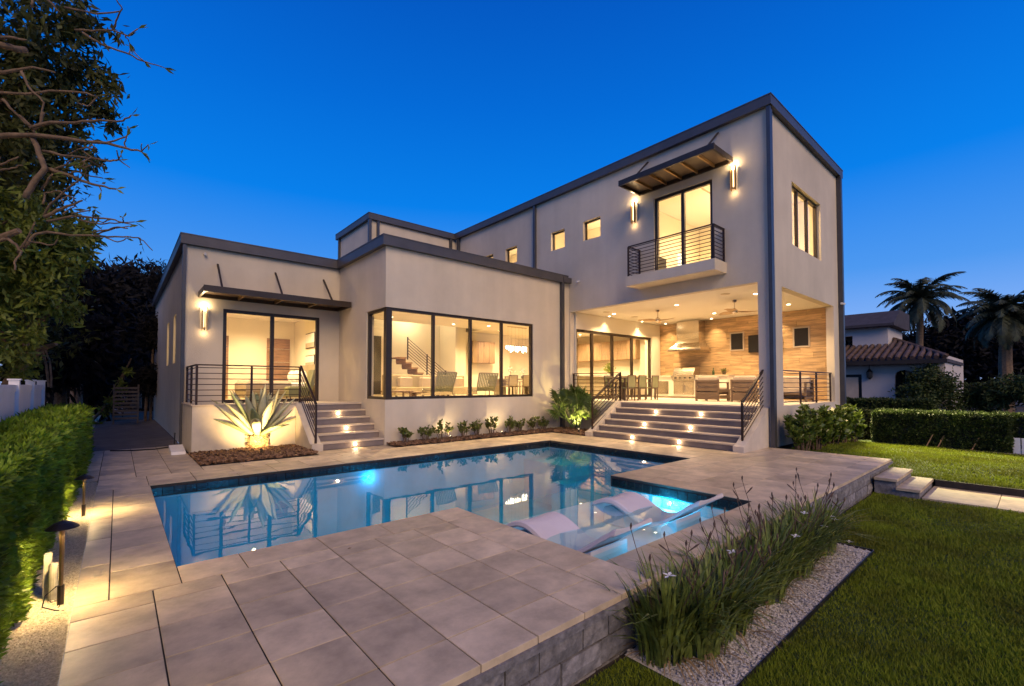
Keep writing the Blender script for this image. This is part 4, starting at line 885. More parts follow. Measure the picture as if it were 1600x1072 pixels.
pebbles('tan_gravel', [(-.64, -.22, 2.0, 9.94)], 6500, .010, m_gravelY, -.022, 'tan gravel strip between the hedge and the deck')
# mulch chips
def chips(name, boxes, n, z, label):
    Vs = []; Fs = []; k = 0
    q = np.array([(-1,-1,0),(1,-1,0),(1,1,0),(-1,1,0),(-.8,-.7,1),(.8,-.7,1),(.8,.7,1),(-.8,.7,1)], float); qf = np.array([(4,5,6,7),(0,1,5,4),(1,2,6,5),(2,3,7,6),(3,0,4,7)])
    A = [(b_[1]-b_[0])*(b_[3]-b_[2]) for b_ in boxes]; T = sum(A)
    for b_, ar in zip(boxes, A):
        m_ = int(n*ar/T); c = np.stack([rng.uniform(b_[0], b_[1], m_), rng.uniform(b_[2], b_[3], m_), z+rng.uniform(0, .05, m_)], 1)
        s = np.stack([rng.uniform(.025, .06, m_), rng.uniform(.012, .028, m_), rng.uniform(.008, .016, m_)], 1)
        E = rng.normal(size=(m_, 3, 3)); E[:, :, 2] *= .35; e1 = norm(E[:, 0]); e3 = norm(np.cross(e1, E[:, 1])); e3[e3[:, 2] < 0] *= -1; e2 = np.cross(e3, e1)
        P_ = c[:, None]+q[None, :, 0:1]*(e1*s[:, :1])[:, None]+q[None, :, 1:2]*(e2*s[:, 1:2])[:, None]+q[None, :, 2:3]*(e3*s[:, 2:])[:, None]
        Vs.append(P_.reshape(-1, 3)); Fs.append((qf[None]+8*np.arange(m_)[:, None, None]).reshape(-1, 4)+k); k += 8*m_
    return tag(npmesh(name, np.concatenate(Vs), np.concatenate(Fs), m_mulch), label, 'mulch', kind='stuff')
ML = [(1.24, 3.40, 10.50, 12.29)]; MR = [(5.26, 10.72, 10.46, 11.06), (10.72, 12.0, 9.08, 11.06)]
b = MB()
for x0, x1, y0, y1 in ML+MR: b.add([(x0,y0,.003),(x1,y0,.003),(x1,y1,.003),(x0,y1,.003)], [(0,1,2,3)])
struct(b.build('mulch_bed', m_soil, fixn=False), 'planting beds against the house wall')
chips('bark_chips', ML, 2600, .01, 'bark chips round the lit agave'); chips('wall_bed_chips', MR, 3200, .01, 'bark chips in the bed below the corner window')
# ---- agave
Ab = onz(402, 703, 0.0); ax, ay = float(Ab[0]), float(Ab[1])
ag = thing('agave', 'big pale agave rosette uplit in the mulch bed left of the small stairs', 'agave', (ax, ay, 0))
b = MB(); b.lathe((ax, ay, 0), [(.15, 0), (.17, .08), (.20, .2), (.19, .32), (.08, .42)], 14); b.build('stump', m_agtrunk, ag)
Vl = MB()
for i in range(120):
    a = random.uniform(0, 2*PI); z = random.uniform(.03, .34); r_ = .19; c = Vector((ax+r_*math.cos(a), ay+r_*math.sin(a), z)); d = Vector((math.cos(a), math.sin(a), .7)); Vl.bar(c-d*.02, c+d*.05, .05, .018)
Vl.build('old_leaf_base', m_agtrunk, ag)
def agleaf(az, el, L, W, curl):
    n = 12; d0 = Vector((math.cos(az)*math.cos(el), math.sin(az)*math.cos(el), math.sin(el))); side = Vector((-math.sin(az), math.cos(az), 0)); p = Vector((ax, ay, .34))+Vector((math.cos(az), math.sin(az), 0))*.09
    V = []; F = []; e = el
    for i in range(n+1):
        f = i/n; wv_ = W*(.55+.45*math.sin(min(1, f*1.5)*PI/2))*(1-max(0, f-.55)/.45)**.75 if f < 1 else .002
        d = Vector((math.cos(az)*math.cos(e), math.sin(az)*math.cos(e), math.sin(e))); up = side.cross(d)
        if up.z < 0: up = -up
        th = .035*(1-f)+.004
        for u, k in ((-1, .045), (-.45, .0), (.45, .0), (1, .045)): V.append(p+side*u*wv_/2+up*k*(wv_/.2))
        for u in (.5, -.5): V.append(p+side*u*wv_/2-up*th)
        p = p+d*L/n; e += curl/n
    for i in range(n):
        for k in range(6): F.append((6*i+k, 6*i+(k+1) % 6, 6*i+6+(k+1) % 6, 6*i+6+k))
    F.append(tuple(range(6))); F.append(tuple(6*n+k for k in range(6)))
    MB().add(V, F).build('leaf', m_agave if random.random() < .8 else m_agaveE, ag, smooth=True)
k = 0
for ring, (ne, el, L, W) in enumerate(((6, 83, 1.1, .19), (8, 70, 1.24, .23), (9, 53, 1.2, .245), (9, 31, 1.1, .24))):
    for i in range(ne):
        agleaf(2*PI*(i+.5*(ring % 2)+random.uniform(-.18, .18))/ne+ring*.4, R(el+random.uniform(-8, 8)), L*random.uniform(.85, 1.08), W*random.uniform(.9, 1.1), random.uniform(-.35, .25))
def uplight(x, y, z, label, power, aim, spot=110, col=(1, .72, .36)):
    t = thing('ground_spotlight', label, 'garden light', (x, y, z), group='ground spotlights in the beds')
    d = Vector(aim).normalized(); p = Vector((x, y, z+.07)); MB().tube([p-d*.05, p+d*.05], [.03, .035], 10).build('housing', m_lampcap, t); MB().tube([(x, y, z-.05), (x, y, z+.06)], .008, 6).build('stake', m_lampcap, t)
    MB().tube([p+d*.051, p+d*.054], .028, 10).build('lens', e_down, t); lamp('SPOT', p+d*.08, power, col, t, .03, spot=spot, blend=.8, aim=aim)
uplight(ax-.12, ay-.98, .02, 'bronze spotlight at the foot of the agave', 170, (.12, .80, .62), 110, (1, .66, .27))
# ---- low shrubs under the corner window
def shrub(x, y, z, h, r, n, ls, m, label, cat='shrub', group=None, stems=6, name='low_shrub', up=.7, cl=9):
    t = thing(name, label, cat, (x, y, z), group=group); sb = MB(); Vs = []; k = 0; C = []; Dn = []
    for i in range(cl):
        a = random.uniform(0, 2*PI); rr = r*math.sqrt(random.random())*.9; tip = Vector((x+rr*math.cos(a), y+rr*math.sin(a)*.8, z+h*random.uniform(.45, .95)))
        base = Vector((x+rr*.25*math.cos(a), y+rr*.25*math.sin(a), z)); sb.tube([base, base.lerp(tip, .5)+Vector((0,0,.03)), tip], [.012, .009, .005], 5)
        for j in range(n):
            f = random.random()**.6; c = base.lerp(tip, .45+.55*f); aa = random.uniform(0, 2*PI); C.append(c); Dn.append((math.cos(aa), math.sin(aa), up*random.uniform(.2, 1.8)))
    sb.build('stem', m_bark, t); C = np.array([tuple(c) for c in C]); V, F = leaves(C, np.array(Dn), ls*rng.uniform(.7, 1.2, len(C)), ls*.62*rng.uniform(.8, 1.1, len(C)), .2); npmesh('foliage', V, F, m, t); return t
spx = [(634, 'first from the small stairs'), (664, 'second from the small stairs'), (690, 'third from the small stairs, lit by a spotlight'), (722, 'fourth from the small stairs'), (746, 'fifth from the small stairs'), (769, 'sixth from the small stairs'), (793, 'seventh from the small stairs, lit by a spotlight'), (812, 'eighth from the small stairs'), (834, 'next to last before the fan palm'), (850, 'last before the fan palm')]
for i, (px, lb) in enumerate(spx):
    P_ = ony(px, 680, 10.80); hh = (.46, .42, .62, .58, .52, .56, .60, .52, .50, .56)[i]
    shrub(float(P_[0]), 10.80+random.uniform(-.08, .06), .02, hh, .23 if i != 2 else .32, 18, .10, m_shrub, 'low leafy shrub in the window bed, '+lb, group='low shrubs below the corner window', cl=8)
P_ = ony(706, 680, 10.6); uplight(float(P_[0]), 10.62, .02, 'spotlight among the low shrubs, left one', 16, (-.1, .5, .9), 130); P_ = ony(786, 680, 10.6); uplight(float(P_[0]), 10.62, .02, 'spotlight among the low shrubs, right one', 16, (-.05, .5, .9), 130)
# ---- fan palm
fp = thing('fan_palm', 'bushy green fan palm uplit beside the wide stairs', 'palm', (11.35, 9.95, 0))
def fan_leaf(base, az, el, pet, rad, parent, m, nseg=22, droop=.25, name='leaf'):
    d = Vector((math.cos(az)*math.cos(el), math.sin(az)*math.cos(el), math.sin(el))); s = Vector((-math.sin(az), math.cos(az), 0)); u = s.cross(d); u = u if u.z > 0 else -u
    mid = Vector(base)+d*pet*.5+Vector((0,0,.06)); c = Vector(base)+d*pet
    MB().tube([base, mid, c], [.018, .012, .009], 5).build('petiole', m, parent)
    V = []; F = []
    for i in range(nseg):
        t = R(-125+250*i/(nseg-1)); dd = (d*math.cos(t)+s*math.sin(t)).normalized(); pl = Vector((-dd.y, dd.x, 0)).normalized() if abs(dd.z) < .98 else s
        l = rad*(1-.25*abs(t)/2.2)*random.uniform(.9, 1.08); wv_ = .03*rad/.5
        p0 = c; p1 = c+dd*l*.55+u*.02; p2 = c+dd*l-Vector((0,0,droop*l*random.uniform(.5, 1.2)))
        q = dd.cross(u).normalized()*wv_; n0 = len(V); V += [p0, p1-q-u*.012, p1+u*.012, p1+q-u*.012, p2]; F += [(n0, n0+1, n0+2), (n0, n0+2, n0+3), (n0+1, n0+4, n0+2), (n0+2, n0+4, n0+3)]
    MB().add(V, F).build(name, m, parent, fixn=False)
for i in range(22):
    a = 2*PI*i/22*2.4+random.uniform(-.2, .2); bx_ = 11.35+.14*math.cos(a*1.7); by_ = 9.95+.14*math.sin(a*1.7); el = R(random.uniform(22, 80)); fan_leaf((bx_, by_, .05+random.uniform(0, .25)), a, el, random.uniform(.6, 1.15), random.uniform(.42, .55), fp, m_palm)
uplight(11.05, 9.55, .02, 'spotlight at the foot of the fan palm', 120, (.25, .35, .9), 110, (1, .75, .25))
# ---- clusia row at the tower
for i, (x, y, h) in enumerate(((12.75, 3.85, .90), (13.35, 3.75, 1.05), (13.95, 3.75, .92), (14.55, 3.70, .90), (15.15, 3.6, 1.0), (15.7, 3.5, 1.08))):
    shrub(x, y, -.25, h+.25, .44, 42, .15, m_clusia, 'round-leaved clusia bush by the tower wall, '+('first, touching the corner downpipe', 'second from the corner downpipe', 'third from the corner downpipe', 'fourth from the corner downpipe', 'fifth from the corner downpipe', 'last and most yellow, nearest the far hedge')[i], group='clusia bushes along the tower', name='clusia_bush', cl=22)
m_dry = M('dry_leaf', (.24, .16, .08), .8, var=.4, scale=9)
# ---- iris bed
ic = [(3.14, 1.86), (3.42, 1.72), (3.82, 1.72), (4.25, 1.84), (4.66, 1.74), (5.1, 1.84), (5.5, 1.75), (5.95, 1.83), (6.42, 1.78)]
ordn = ['nearest', 'second', 'third', 'fourth', 'fifth', 'sixth', 'seventh', 'eighth', 'farthest']
for i, (x, y) in enumerate(ic):
    t = thing('iris_clump', 'clump of arching sword leaves in the gravel bed, %s from the camera end' % ordn[i], 'iris', (x, y, GZ), group='iris clumps along the deck wall'); n = 270 if i < 3 else 240
    V = []; F = []
    for j in range(n):
        a = random.uniform(0, 2*PI); rr = .21*math.sqrt(random.random()); bx_, by_ = x+rr*1.3*math.cos(a), y+rr*.8*math.sin(a); L = random.uniform(.30, .76)
        lean = random.uniform(.03, .5)+rr*3.0*random.random(); az = a+random.uniform(-.5, .5); d = Vector((math.cos(az), math.sin(az), 0)); wv_ = random.uniform(.009, .016); s = Vector((-d.y, d.x, 0)); n0 = len(V)
        for q in range(5):
            f = q/4; out = lean*L*(f**1.9)*.95; up_ = L*(f-.42*lean*f*f*f); c = Vector((bx_, by_, GZ+.01))+d*out+Vector((0,0,up_)); ww = wv_*((.45+.9*f if f < .5 else .9)*(1-f**4))+.0008; V += [c-s*ww, c+s*ww]
        F += [(n0+2*q, n0+2*q+1, n0+2*q+3, n0+2*q+2) for q in range(4)]
    npmesh('sword_leaves', np.array([tuple(v) for v in V]), np.array(F), m_iris, t)
    V = []; F = []
    for j in range(26):
        a = random.uniform(0, 2*PI); L = random.uniform(.2, .38); d = Vector((math.cos(a), math.sin(a), 0)); s = Vector((-d.y, d.x, 0)); n0 = len(V); b0 = Vector((x, y, GZ+.02))+d*random.uniform(.05, .2)
        for q in range(5):
            f = q/4; c = b0+d*L*f*.9+Vector((0,0,L*(.55*f-.62*f*f)+.01)); c.z = max(c.z, GZ+.02); ww = .007*(1-f*f)+.0006; V += [c-s*ww, c+s*ww]
        F += [(n0+2*q, n0+2*q+1, n0+2*q+3, n0+2*q+2) for q in range(4)]
    npmesh('dry_leaves', np.array([tuple(v) for v in V]), np.array(F), m_dry, t)
    for j in range(6 if i < 4 else 5):
        a = random.uniform(0, 2*PI); L = random.uniform(.62, .98); ln = random.uniform(.05, .38); d = Vector((math.cos(a), math.sin(a), 0)); b0 = Vector((x, y, GZ))+d*.08
        pts = [b0, b0+d*ln*.25+Vector((0,0,L*.5)), b0+d*ln*.8+Vector((0,0,L*.85)), b0+d*ln+Vector((0,0,L))]; sb = MB(); sb.tube(pts, [.004, .0035, .003, .003], 5)
        e_ = pts[-1]; sb.tube([e_-Vector((0,0,.005)), e_+Vector((.004,0,.02)), e_+Vector((.006,0,.045))], [.004, .010, .003], 5)
        if random.random() < .6: q = pts[2]; s = Vector((random.uniform(-1, 1), random.uniform(-1, 1), .9)).normalized()*.09; sb.tube([q, q+s, q+s*1.3], [.003, .008, .002], 5)
        sb.build('seed_stalk', m_stalk, t)
    t['_i'] = i
clumps = [o for o in COL.objects if o.name.startswith('iris_clump')]
for px, py in ((1045, 900), (1143.7, 863), (1242.8, 838), (1257, 802), (1287.5, 823), (1298, 807), (1305, 812), (1326.6, 846.6)):
    P_ = ony(px, py, 1.62); c = Vector(P_); par = min(clumps, key=lambda o: (o.location.x-c.x)**2)
    V = []; F = []
    for q in range(6):
        a = q*PI/3+random.random()*.3; L = .046 if q % 2 else .036; d = Vector((math.cos(a), math.sin(a), .15 if q % 2 else .5)); s = Vector((-math.sin(a), math.cos(a), 0)); n0 = len(V)
        V += [c, c+d*L*.6-s*.013, c+d*L*1.15-Vector((0,0,.006)), c+d*L*.6+s*.013]; F.append((n0, n0+1, n0+2, n0+3))
    o = MB().add(V, F).build('flower', m_petal, par, fixn=False); MB().tube([(par.location.x*.5+c.x*.5, par.location.y*.5+c.y*.5, GZ+.1), c-Vector((0,0,.003))], .003, 5).build('flower_stalk', m_iris, par)
for o in clumps:
    if '_i' in o: del o['_i']
# ---- left hedge
def hedge(name, label, x0, x1, y0, y1, z0, z1, dens, L, W, m, inner=.06, cat='hedge', bumps=.04, faces=('t', '+x', '-x', '-y', '+y'), near=None):
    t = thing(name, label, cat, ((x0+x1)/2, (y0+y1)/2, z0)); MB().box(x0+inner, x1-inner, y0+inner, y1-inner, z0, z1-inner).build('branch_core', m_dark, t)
    Cs = []; Ns = []
    for f in faces:
        A = {'t': (x1-x0)*(y1-y0), '+x': (y1-y0)*(z1-z0), '-x': (y1-y0)*(z1-z0), '-y': (x1-x0)*(z1-z0), '+y': (x1-x0)*(z1-z0)}[f]; n = int(A*dens)
        X = rng.uniform(x0, x1, n); Y = rng.uniform(y0, y1, n); Z = rng.uniform(z0+.02, z1, n); N = np.zeros((n, 3))
        if f == 't': Z[:] = z1; N[:, 2] = 1
        if f == '+x': X[:] = x1; N[:, 0] = 1
        if f == '-x': X[:] = x0; N[:, 0] = -1
        if f == '+y': Y[:] = y1; N[:, 1] = 1
        if f == '-y': Y[:] = y0; N[:, 1] = -1
        C = np.stack([X, Y, Z], 1)
        if near is not None:
            d = np.linalg.norm(C-_C, axis=1); kp = rng.random(n) < np.clip((near/d)**1.3, .06, 1); C = C[kp]; N = N[kp]; n = len(C)
        bp = bumps*(np.sin(C[:, 1]*5+3*np.sin(C[:, 2]*4+C[:, 0]*3))*.5+np.sin(C[:, 1]*11+C[:, 0]*9+C[:, 2]*7)*.5)
        C = C+N*(bp[:, None]-rng.random((n, 1))*inner*1.3+.01); Cs.append(C); Ns.append(N)
    C = np.concatenate(Cs); N = np.concatenate(Ns); d = np.linalg.norm(C-_C, axis=1); k = np.clip(d/near, 1, 3) if near else np.ones(len(C))
    V, F = leaves(C, N*.9+rng.normal(size=C.shape)*.75+[0, 0, .25], L*k*rng.uniform(.6, 1.2, len(C)), W*k*rng.uniform(.8, 1.2, len(C)), .2); npmesh('foliage', V, F, m, t); return t
hedge('clipped_hedge', 'long clipped green hedge along the left edge beside the gravel strip', -1.06, -.50, 1.2, 13.6, -.04, 1.02, 9500, .048, .016, m_hedge, inner=.07, near=3.5)
# ---- vinyl fence
fe = thing('white_fence', 'white vinyl privacy fence behind the left hedge', 'fence', (-1.25, 9, 0))
for y in (5.2, 7.05, 8.9, 10.75, 12.5, 14.1):
    o = MB().box(-1.31, -1.19, y-.06, y+.06, -.04, 1.62).build('post', m_vinyl, fe); MB().box(-1.325, -1.175, y-.075, y+.075, 1.621, 1.645).build('post_cap', m_vinyl, o)
ys_ = (5.2, 7.05, 8.9, 10.75, 12.5, 14.1)
for a, c in zip(ys_, ys_[1:]):
    MB().box(-1.28, -1.22, a+.061, c-.061, 1.44, 1.55).build('rail', m_vinyl, fe)
    n = 9; w_ = (c-a-.122)/n
    for k in range(n): MB().box(-1.265, -1.235, a+.061+w_*k+.003, a+.061+w_*(k+1)-.003, .02, 1.439).build('board', m_vinyl, fe)
# ---- path lights
def path_light(x, y, h, label):
    t = thing('path_light', label, 'path light', (x, y, 0), group='path lights in the gravel strip'); MB().lathe((x, y, h-.035), [(.092, 0), (.088, .006), (.05, .035), (.012, .05), (.004, .056)], 20).build('cap', m_lampcap, t, smooth=False)
    MB().tube([(x, y, .12), (x, y, h-.03)], [.011, .016], 8).build('stem', m_brass, t); MB().tube([(x, y, -.04), (x, y, .12)], .019, 8).build('ground_socket', m_lampcap, t); MB().tube([(x, y, h-.045), (x, y, h-.036)], .02, 10).build('lens', e_down, t)
    lamp('SPOT', (x, y, h-.055), 150, (1, .70, .30), t, .02, spot=165, blend=.6)
path_light(-.28, 4.6, .56, 'mushroom path light nearest the camera, beside white pipes'); path_light(-.28, 7.5, .46, 'mushroom path light farther along the gravel strip')
path_light(-.34, 2.2, .5, 'mushroom path light just below the picture edge')
pv = thing('irrigation_pipe', 'short white pipes and black cable beside the near path light', 'pipe', (-.33, 4.72, 0)); MB().tube([(-.33, 4.74, -.03), (-.33, 4.74, .24)], .026, 12).build('riser_pipe', m_pvc, pv); MB().box(-.385, -.345, 4.79, 4.85, -.03, .3).build('white_post', m_pvc, pv)
MB().tube([(-.30, 4.60, .12), (-.36, 4.62, .06), (-.37, 4.58, .0), (-.30, 4.50, -.015), (-.25, 4.47, -.02)], .004, 6).build('cable', m_black, pv)
sbk = thing('splash_block', 'pale concrete splash block at the left house corner', 'splash block', (1.0, 12.9, 0)); MB().prism([(12.5, .0), (13.2, .0), (13.2, .15), (12.55, .06)], 'x', .92, 1.18).build('block_body', m_vinyl, sbk)
dl = thing('fallen_leaf', 'small dark fallen leaf lying on the front pavers', 'leaf', (1.98, 4.15, 0)); q = onz(546, 857, 0.004); V = []; MB().add([(q[0]-.02, q[1], .003), (q[0], q[1]-.012, .008), (q[0]+.025, q[1]+.004, .004), (q[0], q[1]+.012, .009)], [(0,1,2,3)]).build('leaf_blade', m_bark, dl, fixn=False)
dl.location = (float(q[0]), float(q[1]), 0); 
for c in dl.children: c.location = (1.98-float(q[0]), 4.15-float(q[1]), 0)
# ================================================================ SIDE YARD, LEFT
gt = thing('slatted_gate', 'metal gate of pale horizontal slats at the end of the dark side yard', 'gate', (.25, 23, 0))
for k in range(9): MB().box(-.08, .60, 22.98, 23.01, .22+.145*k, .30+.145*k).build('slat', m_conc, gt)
for x in (-.1, .62): MB().box(x-.025, x+.025, 22.97, 23.02, .05, 1.56).build('post', m_conc, gt)
shd = thing('garden_shed', 'small pale shed with a low grey roof behind the white fence', 'shed', (-4.2, 19, 0)); MB().box(-6.4, -3.0, 17, 20, -.04, 1.85).build('wall', m_neigh, shd)
MB().prism([(16.7, 1.86), (20.3, 1.86), (18.5, 2.9)], 'x', -6.6, -2.85).build('roof', m_roofdark, shd)
for k in range(6): MB().bar((-6.62, 16.75+.27*k, 1.92+.155*k), (-2.84, 16.75+.27*k, 1.92+.155*k), .03, .02).build('roof_course', m_fascia, shd)
hs = thing('garden_hose', 'dark hose lying curved on the pavers by the left house corner', 'hose', (.6, 14.0, 0))
MB().tube([(-.1, 14.2, .012), (.3, 13.9, .012), (.7, 13.85, .012), (1.0, 14.1, .012), (1.12, 14.5, .02), (1.15, 14.7, .3)], .014, 6).build('tube', m_black, hs)
# ================================================================ TREES
def cloud_tree(name, label, lobes, n, L, W, m, trunk=None, cat='tree', droop=-.3, group=None, bark=m_bark, gaps=.35, bias=.35):
    """lobes: (centre xyz, radius) list; leaves in clusters through the lobes"""
    P0 = trunk[0] if trunk else (lobes[0][0][0], lobes[0][0][1], 0); t = thing(name, label, cat, tuple(float(v) for v in P0), group=group)
    if trunk:
        tb = MB(); tb.tube(trunk, [trunk_r*(1-.55*i/(len(trunk)-1)) for i, trunk_r in enumerate([cloud_tree.r]*len(trunk))], 9)
        for c, r_ in lobes:
            c = Vector(c); o = Vector(trunk[-1]) if len(trunk) < 3 else Vector(trunk[-2]).lerp(Vector(trunk[-1]), random.random()); md = o.lerp(c, .5)+Vector((random.uniform(-.2, .2), random.uniform(-.2, .2), random.uniform(-.1, .3)))*r_; tb.tube([o, md, c], [cloud_tree.r*.32, cloud_tree.r*.2, cloud_tree.r*.08], 6)
        tb.build('trunk', bark, t)
    Cs = []; vol = sum(r_**2 for c, r_ in lobes)
    for c, r_ in lobes:
        k = max(3, int(n*r_**2/vol)); kc = max(2, k//24); cc = norm(rng.normal(size=(kc, 3)))*(r_*rng.random((kc, 1))**bias); idx = rng.integers(0, kc, k); Cs.append(np.array(c)+cc[idx]+rng.normal(size=(k, 3))*r_*gaps*.42)
    C = np.concatenate(Cs); V, F = leaves(C, rng.normal(size=C.shape)+[0, 0, droop], L*rng.uniform(.6, 1.25, len(C)), W*rng.uniform(.8, 1.2, len(C)), .15); npmesh('crown', V, F, m, t); return t
cloud_tree.r = .16
def L_(px, py, t, rpx): p = at(px, py, t); return (tuple(float(v) for v in p), rpx*t/FPX)
gp = lambda px, t: tuple(float(v) for v in (at(px, 601, t)*[1, 1, 0]))
cloud_tree('shade_tree', 'tall dark leafy tree rising over the fence at the left edge', [L_(30, 40, 8, 75), L_(95, 70, 8.5, 62), L_(-30, 120, 8, 80), L_(120, 20, 8.6, 45), L_(60, 150, 8.4, 75), L_(140, 150, 8.8, 42), L_(10, 230, 8.2, 70), L_(95, 215, 8.8, 55), L_(130, 95, 8.8, 45), L_(60, 290, 8.6, 55), L_(165, 180, 9, 22)], 6800, .20, .06, m_tree, [gp(-140, 8.5), tuple(at(-100, 400, 8.5)), tuple(at(-40, 250, 8.5)), tuple(at(20, 120, 8.5))], droop=-.8)
cloud_tree('leafy_tree', 'lower green leafy tree overhanging the white fence', [L_(20, 340, 7.6, 50), L_(75, 400, 8.2, 45), L_(25, 430, 7.8, 60), L_(110, 385, 8.6, 38), L_(80, 470, 8.4, 40), L_(10, 520, 7.6, 42), L_(-40, 400, 7.5, 70), L_(120, 360, 8.8, 30), L_(30, 565, 8.0, 25)], 9000, .16, .05, m_tree2, [gp(-120, 8), tuple(at(-100, 520, 8)), tuple(at(-50, 420, 8))], droop=-.5)
# bare plumeria-like tree: every limb its own part
bt_ = thing('bare_branch_tree', 'frangipani tree whose bare stubby limbs reach out against the sky', 'tree', gp(-230, 6.6))
MB().tube([gp(-230, 6.6), tuple(at(-190, 450, 6.6)), tuple(at(-110, 300, 6.5)), tuple(at(-10, 240, 6.5))], [.17, .14, .11, .085], 10).build('trunk', m_bark2, bt_)
MB().tube([tuple(at(-190, 450, 6.6)), tuple(at(-80, 380, 6.6)), tuple(at(0, 372, 6.6)), tuple(at(30, 360, 6.6))], [.11, .07, .05, .04], 8).build('trunk', m_bark2, bt_)
zA = lambda x, y: (x/4.467, 180+y/4.467); zB = lambda x, y: (x/2.554, y/2.554)
BR = [(zA, .045, [(-40,150),(120,140),(260,140),(560,180),(750,195),(880,230),(990,255)], .012), (zA, .014, [(750,190),(880,150),(895,95)], .008), (zA, .012, [(875,230),(868,190),(885,150)], .008), (zA, .010, [(990,255),(1045,330)], .007), (zA, .009, [(990,250),(1035,205)], .006), (zA, .009, [(990,250),(990,200)], .006),
 (zA, .034, [(220,140),(260,220),(315,370),(230,480),(180,580)], .04), (zA, .022, [(300,250),(480,285),(640,300),(770,320),(830,310)], .012), (zA, .010, [(830,310),(905,365)], .006), (zA, .010, [(830,308),(815,245)], .007), (zA, .012, [(600,305),(700,360),(715,340)], .008), (zA, .010, [(828,308),(845,275)], .006),
 (zA, .036, [(315,375),(450,410),(560,455),(680,490),(810,515)], .012), (zA, .013, [(490,412),(560,390),(590,320)], .008), (zA, .012, [(560,400),(630,425),(720,440)], .008), (zA, .010, [(690,492),(708,530)], .007), (zA, .012, [(600,430),(595,375)], .007), (zA, .010, [(640,350),(580,365),(500,350)], .007),
 (zA, .026, [(160,930),(250,830),(330,815),(500,840),(700,845),(860,850),(965,855)], .009), (zA, .010, [(965,855),(1000,875),(1065,945)], .006), (zA, .010, [(740,855),(820,885),(880,860)], .007), (zA, .010, [(965,855),(992,905)], .006),
 (zA, .020, [(330,740),(500,705),(640,715),(770,725),(860,750),(925,765)], .008), (zA, .013, [(560,730),(700,760),(800,755),(940,745)], .007), (zA, .012, [(650,820),(760,800),(820,780),(890,790)], .008), (zA, .010, [(855,752),(860,715)], .006), (zA, .010, [(770,728),(720,750),(650,740)], .007), (zA, .012, [(680,830),(800,790),(900,775)], .007),
 (zA, .030, [(310,710),(400,660),(490,630),(575,595)], .012), (zA, .010, [(500,690),(630,665),(635,640)], .007), (zA, .018, [(310,700),(350,620),(440,540),(530,470),(570,430)], .009), (zA, .010, [(650,712),(665,660)], .007), (zA, .010, [(500,610),(530,580)], .007), (zA, .012, [(440,690),(530,635)], .007),
 (zA, .018, [(380,380),(460,350),(510,305)], .008), (zA, .020, [(290,520),(340,440),(370,410)], .012), (zA, .016, [(300,620),(310,540),(420,530),(520,580)], .008), (zA, .012, [(440,620),(430,580),(480,560)], .008),
 (zA, .030, [(215,90),(350,50),(520,55),(700,35),(860,40),(915,0)], .009), (zA, .012, [(540,210),(600,225),(680,240),(640,200)], .007), (zA, .012, [(580,250),(640,290),(560,330)], .007), (zA, .012, [(470,280),(540,240),(640,210)], .007),
 (zA, .018, [(0,350),(60,320),(130,290)], .010), (zA, .016, [(0,385),(80,370),(160,350)], .009), (zA, .026, [(-20,880),(60,865),(110,900),(150,950),(100,1030),(105,1080)], .012), (zA, .014, [(200,880),(330,905),(385,900),(400,870)], .009), (zA, .022, [(130,960),(180,880),(245,745)], .010),
 (zA, .020, [(130,0),(210,70),(240,130)], .016), (zA, .020, [(305,-20),(290,50),(240,100)], .016),
 (zB, .018, [(330,130),(410,180),(500,210),(575,245)], .010), (zB, .010, [(575,245),(655,270)], .006), (zB, .009, [(575,245),(525,195)], .006), (zB, .009, [(515,215),(518,185)], .006), (zB, .016, [(300,120),(400,120),(450,120),(515,145),(550,115)], .008), (zB, .012, [(450,118),(470,70),(488,35),(465,0)], .008), (zB, .016, [(260,30),(380,55),(480,45)], .009), (zB, .010, [(500,140),(515,168)], .006),
 (zB, .030, [(-10,290),(60,280),(130,268),(220,290)], .012), (zB, .022, [(-10,370),(100,375),(200,362),(330,370),(390,385),(350,425),(310,410)], .010), (zB, .022, [(10,395),(60,450),(125,510)], .014), (zB, .05, [(-10,175),(60,195),(105,200)], .045), (zB, .03, [(-10,150),(50,150),(105,160)], .012), (zB, .02, [(85,285),(110,340),(175,410),(160,500)], .01), (zB, .018, [(130,30),(128,0)], .016), (zB, .018, [(190,0),(240,50)], .008)]
tips = []
for zf, r0, pts, r1 in BR:
    dt_ = random.uniform(-.25, .25); W_ = [Vector(at(*zf(*p), 6.5+dt_*(i/(len(pts)-1)))) for i, p in enumerate(pts)]; Q = []
    for i in range(len(W_)-1):
        for k in range(3): f = k/3; Q.append(W_[i].lerp(W_[i+1], f)+Vector((random.uniform(-1, 1), random.uniform(-1, 1), random.uniform(-1, 1)))*.010*(1 if k else 0))
    Q.append(W_[-1]); n = len(Q); MB().tube(Q, [(r0+(r1-r0)*(i/(n-1))**.8)*.95 for i in range(n)], 7).build('branch', m_bark2, bt_, smooth=True); tips.append((Q[-1], (Q[-1]-Q[-2]).normalized()))
for p, d in tips:
    for k in range(2 if random.random() < .5 else 0):
        V, F = leaves(np.array([tuple(p)]), np.array([tuple(d+Vector((random.uniform(-.6, .6), random.uniform(-.6, .6), random.uniform(-.9, .4))))]), .15, .035, .2); npmesh('leaf', V, F, m_tree2, bt_)
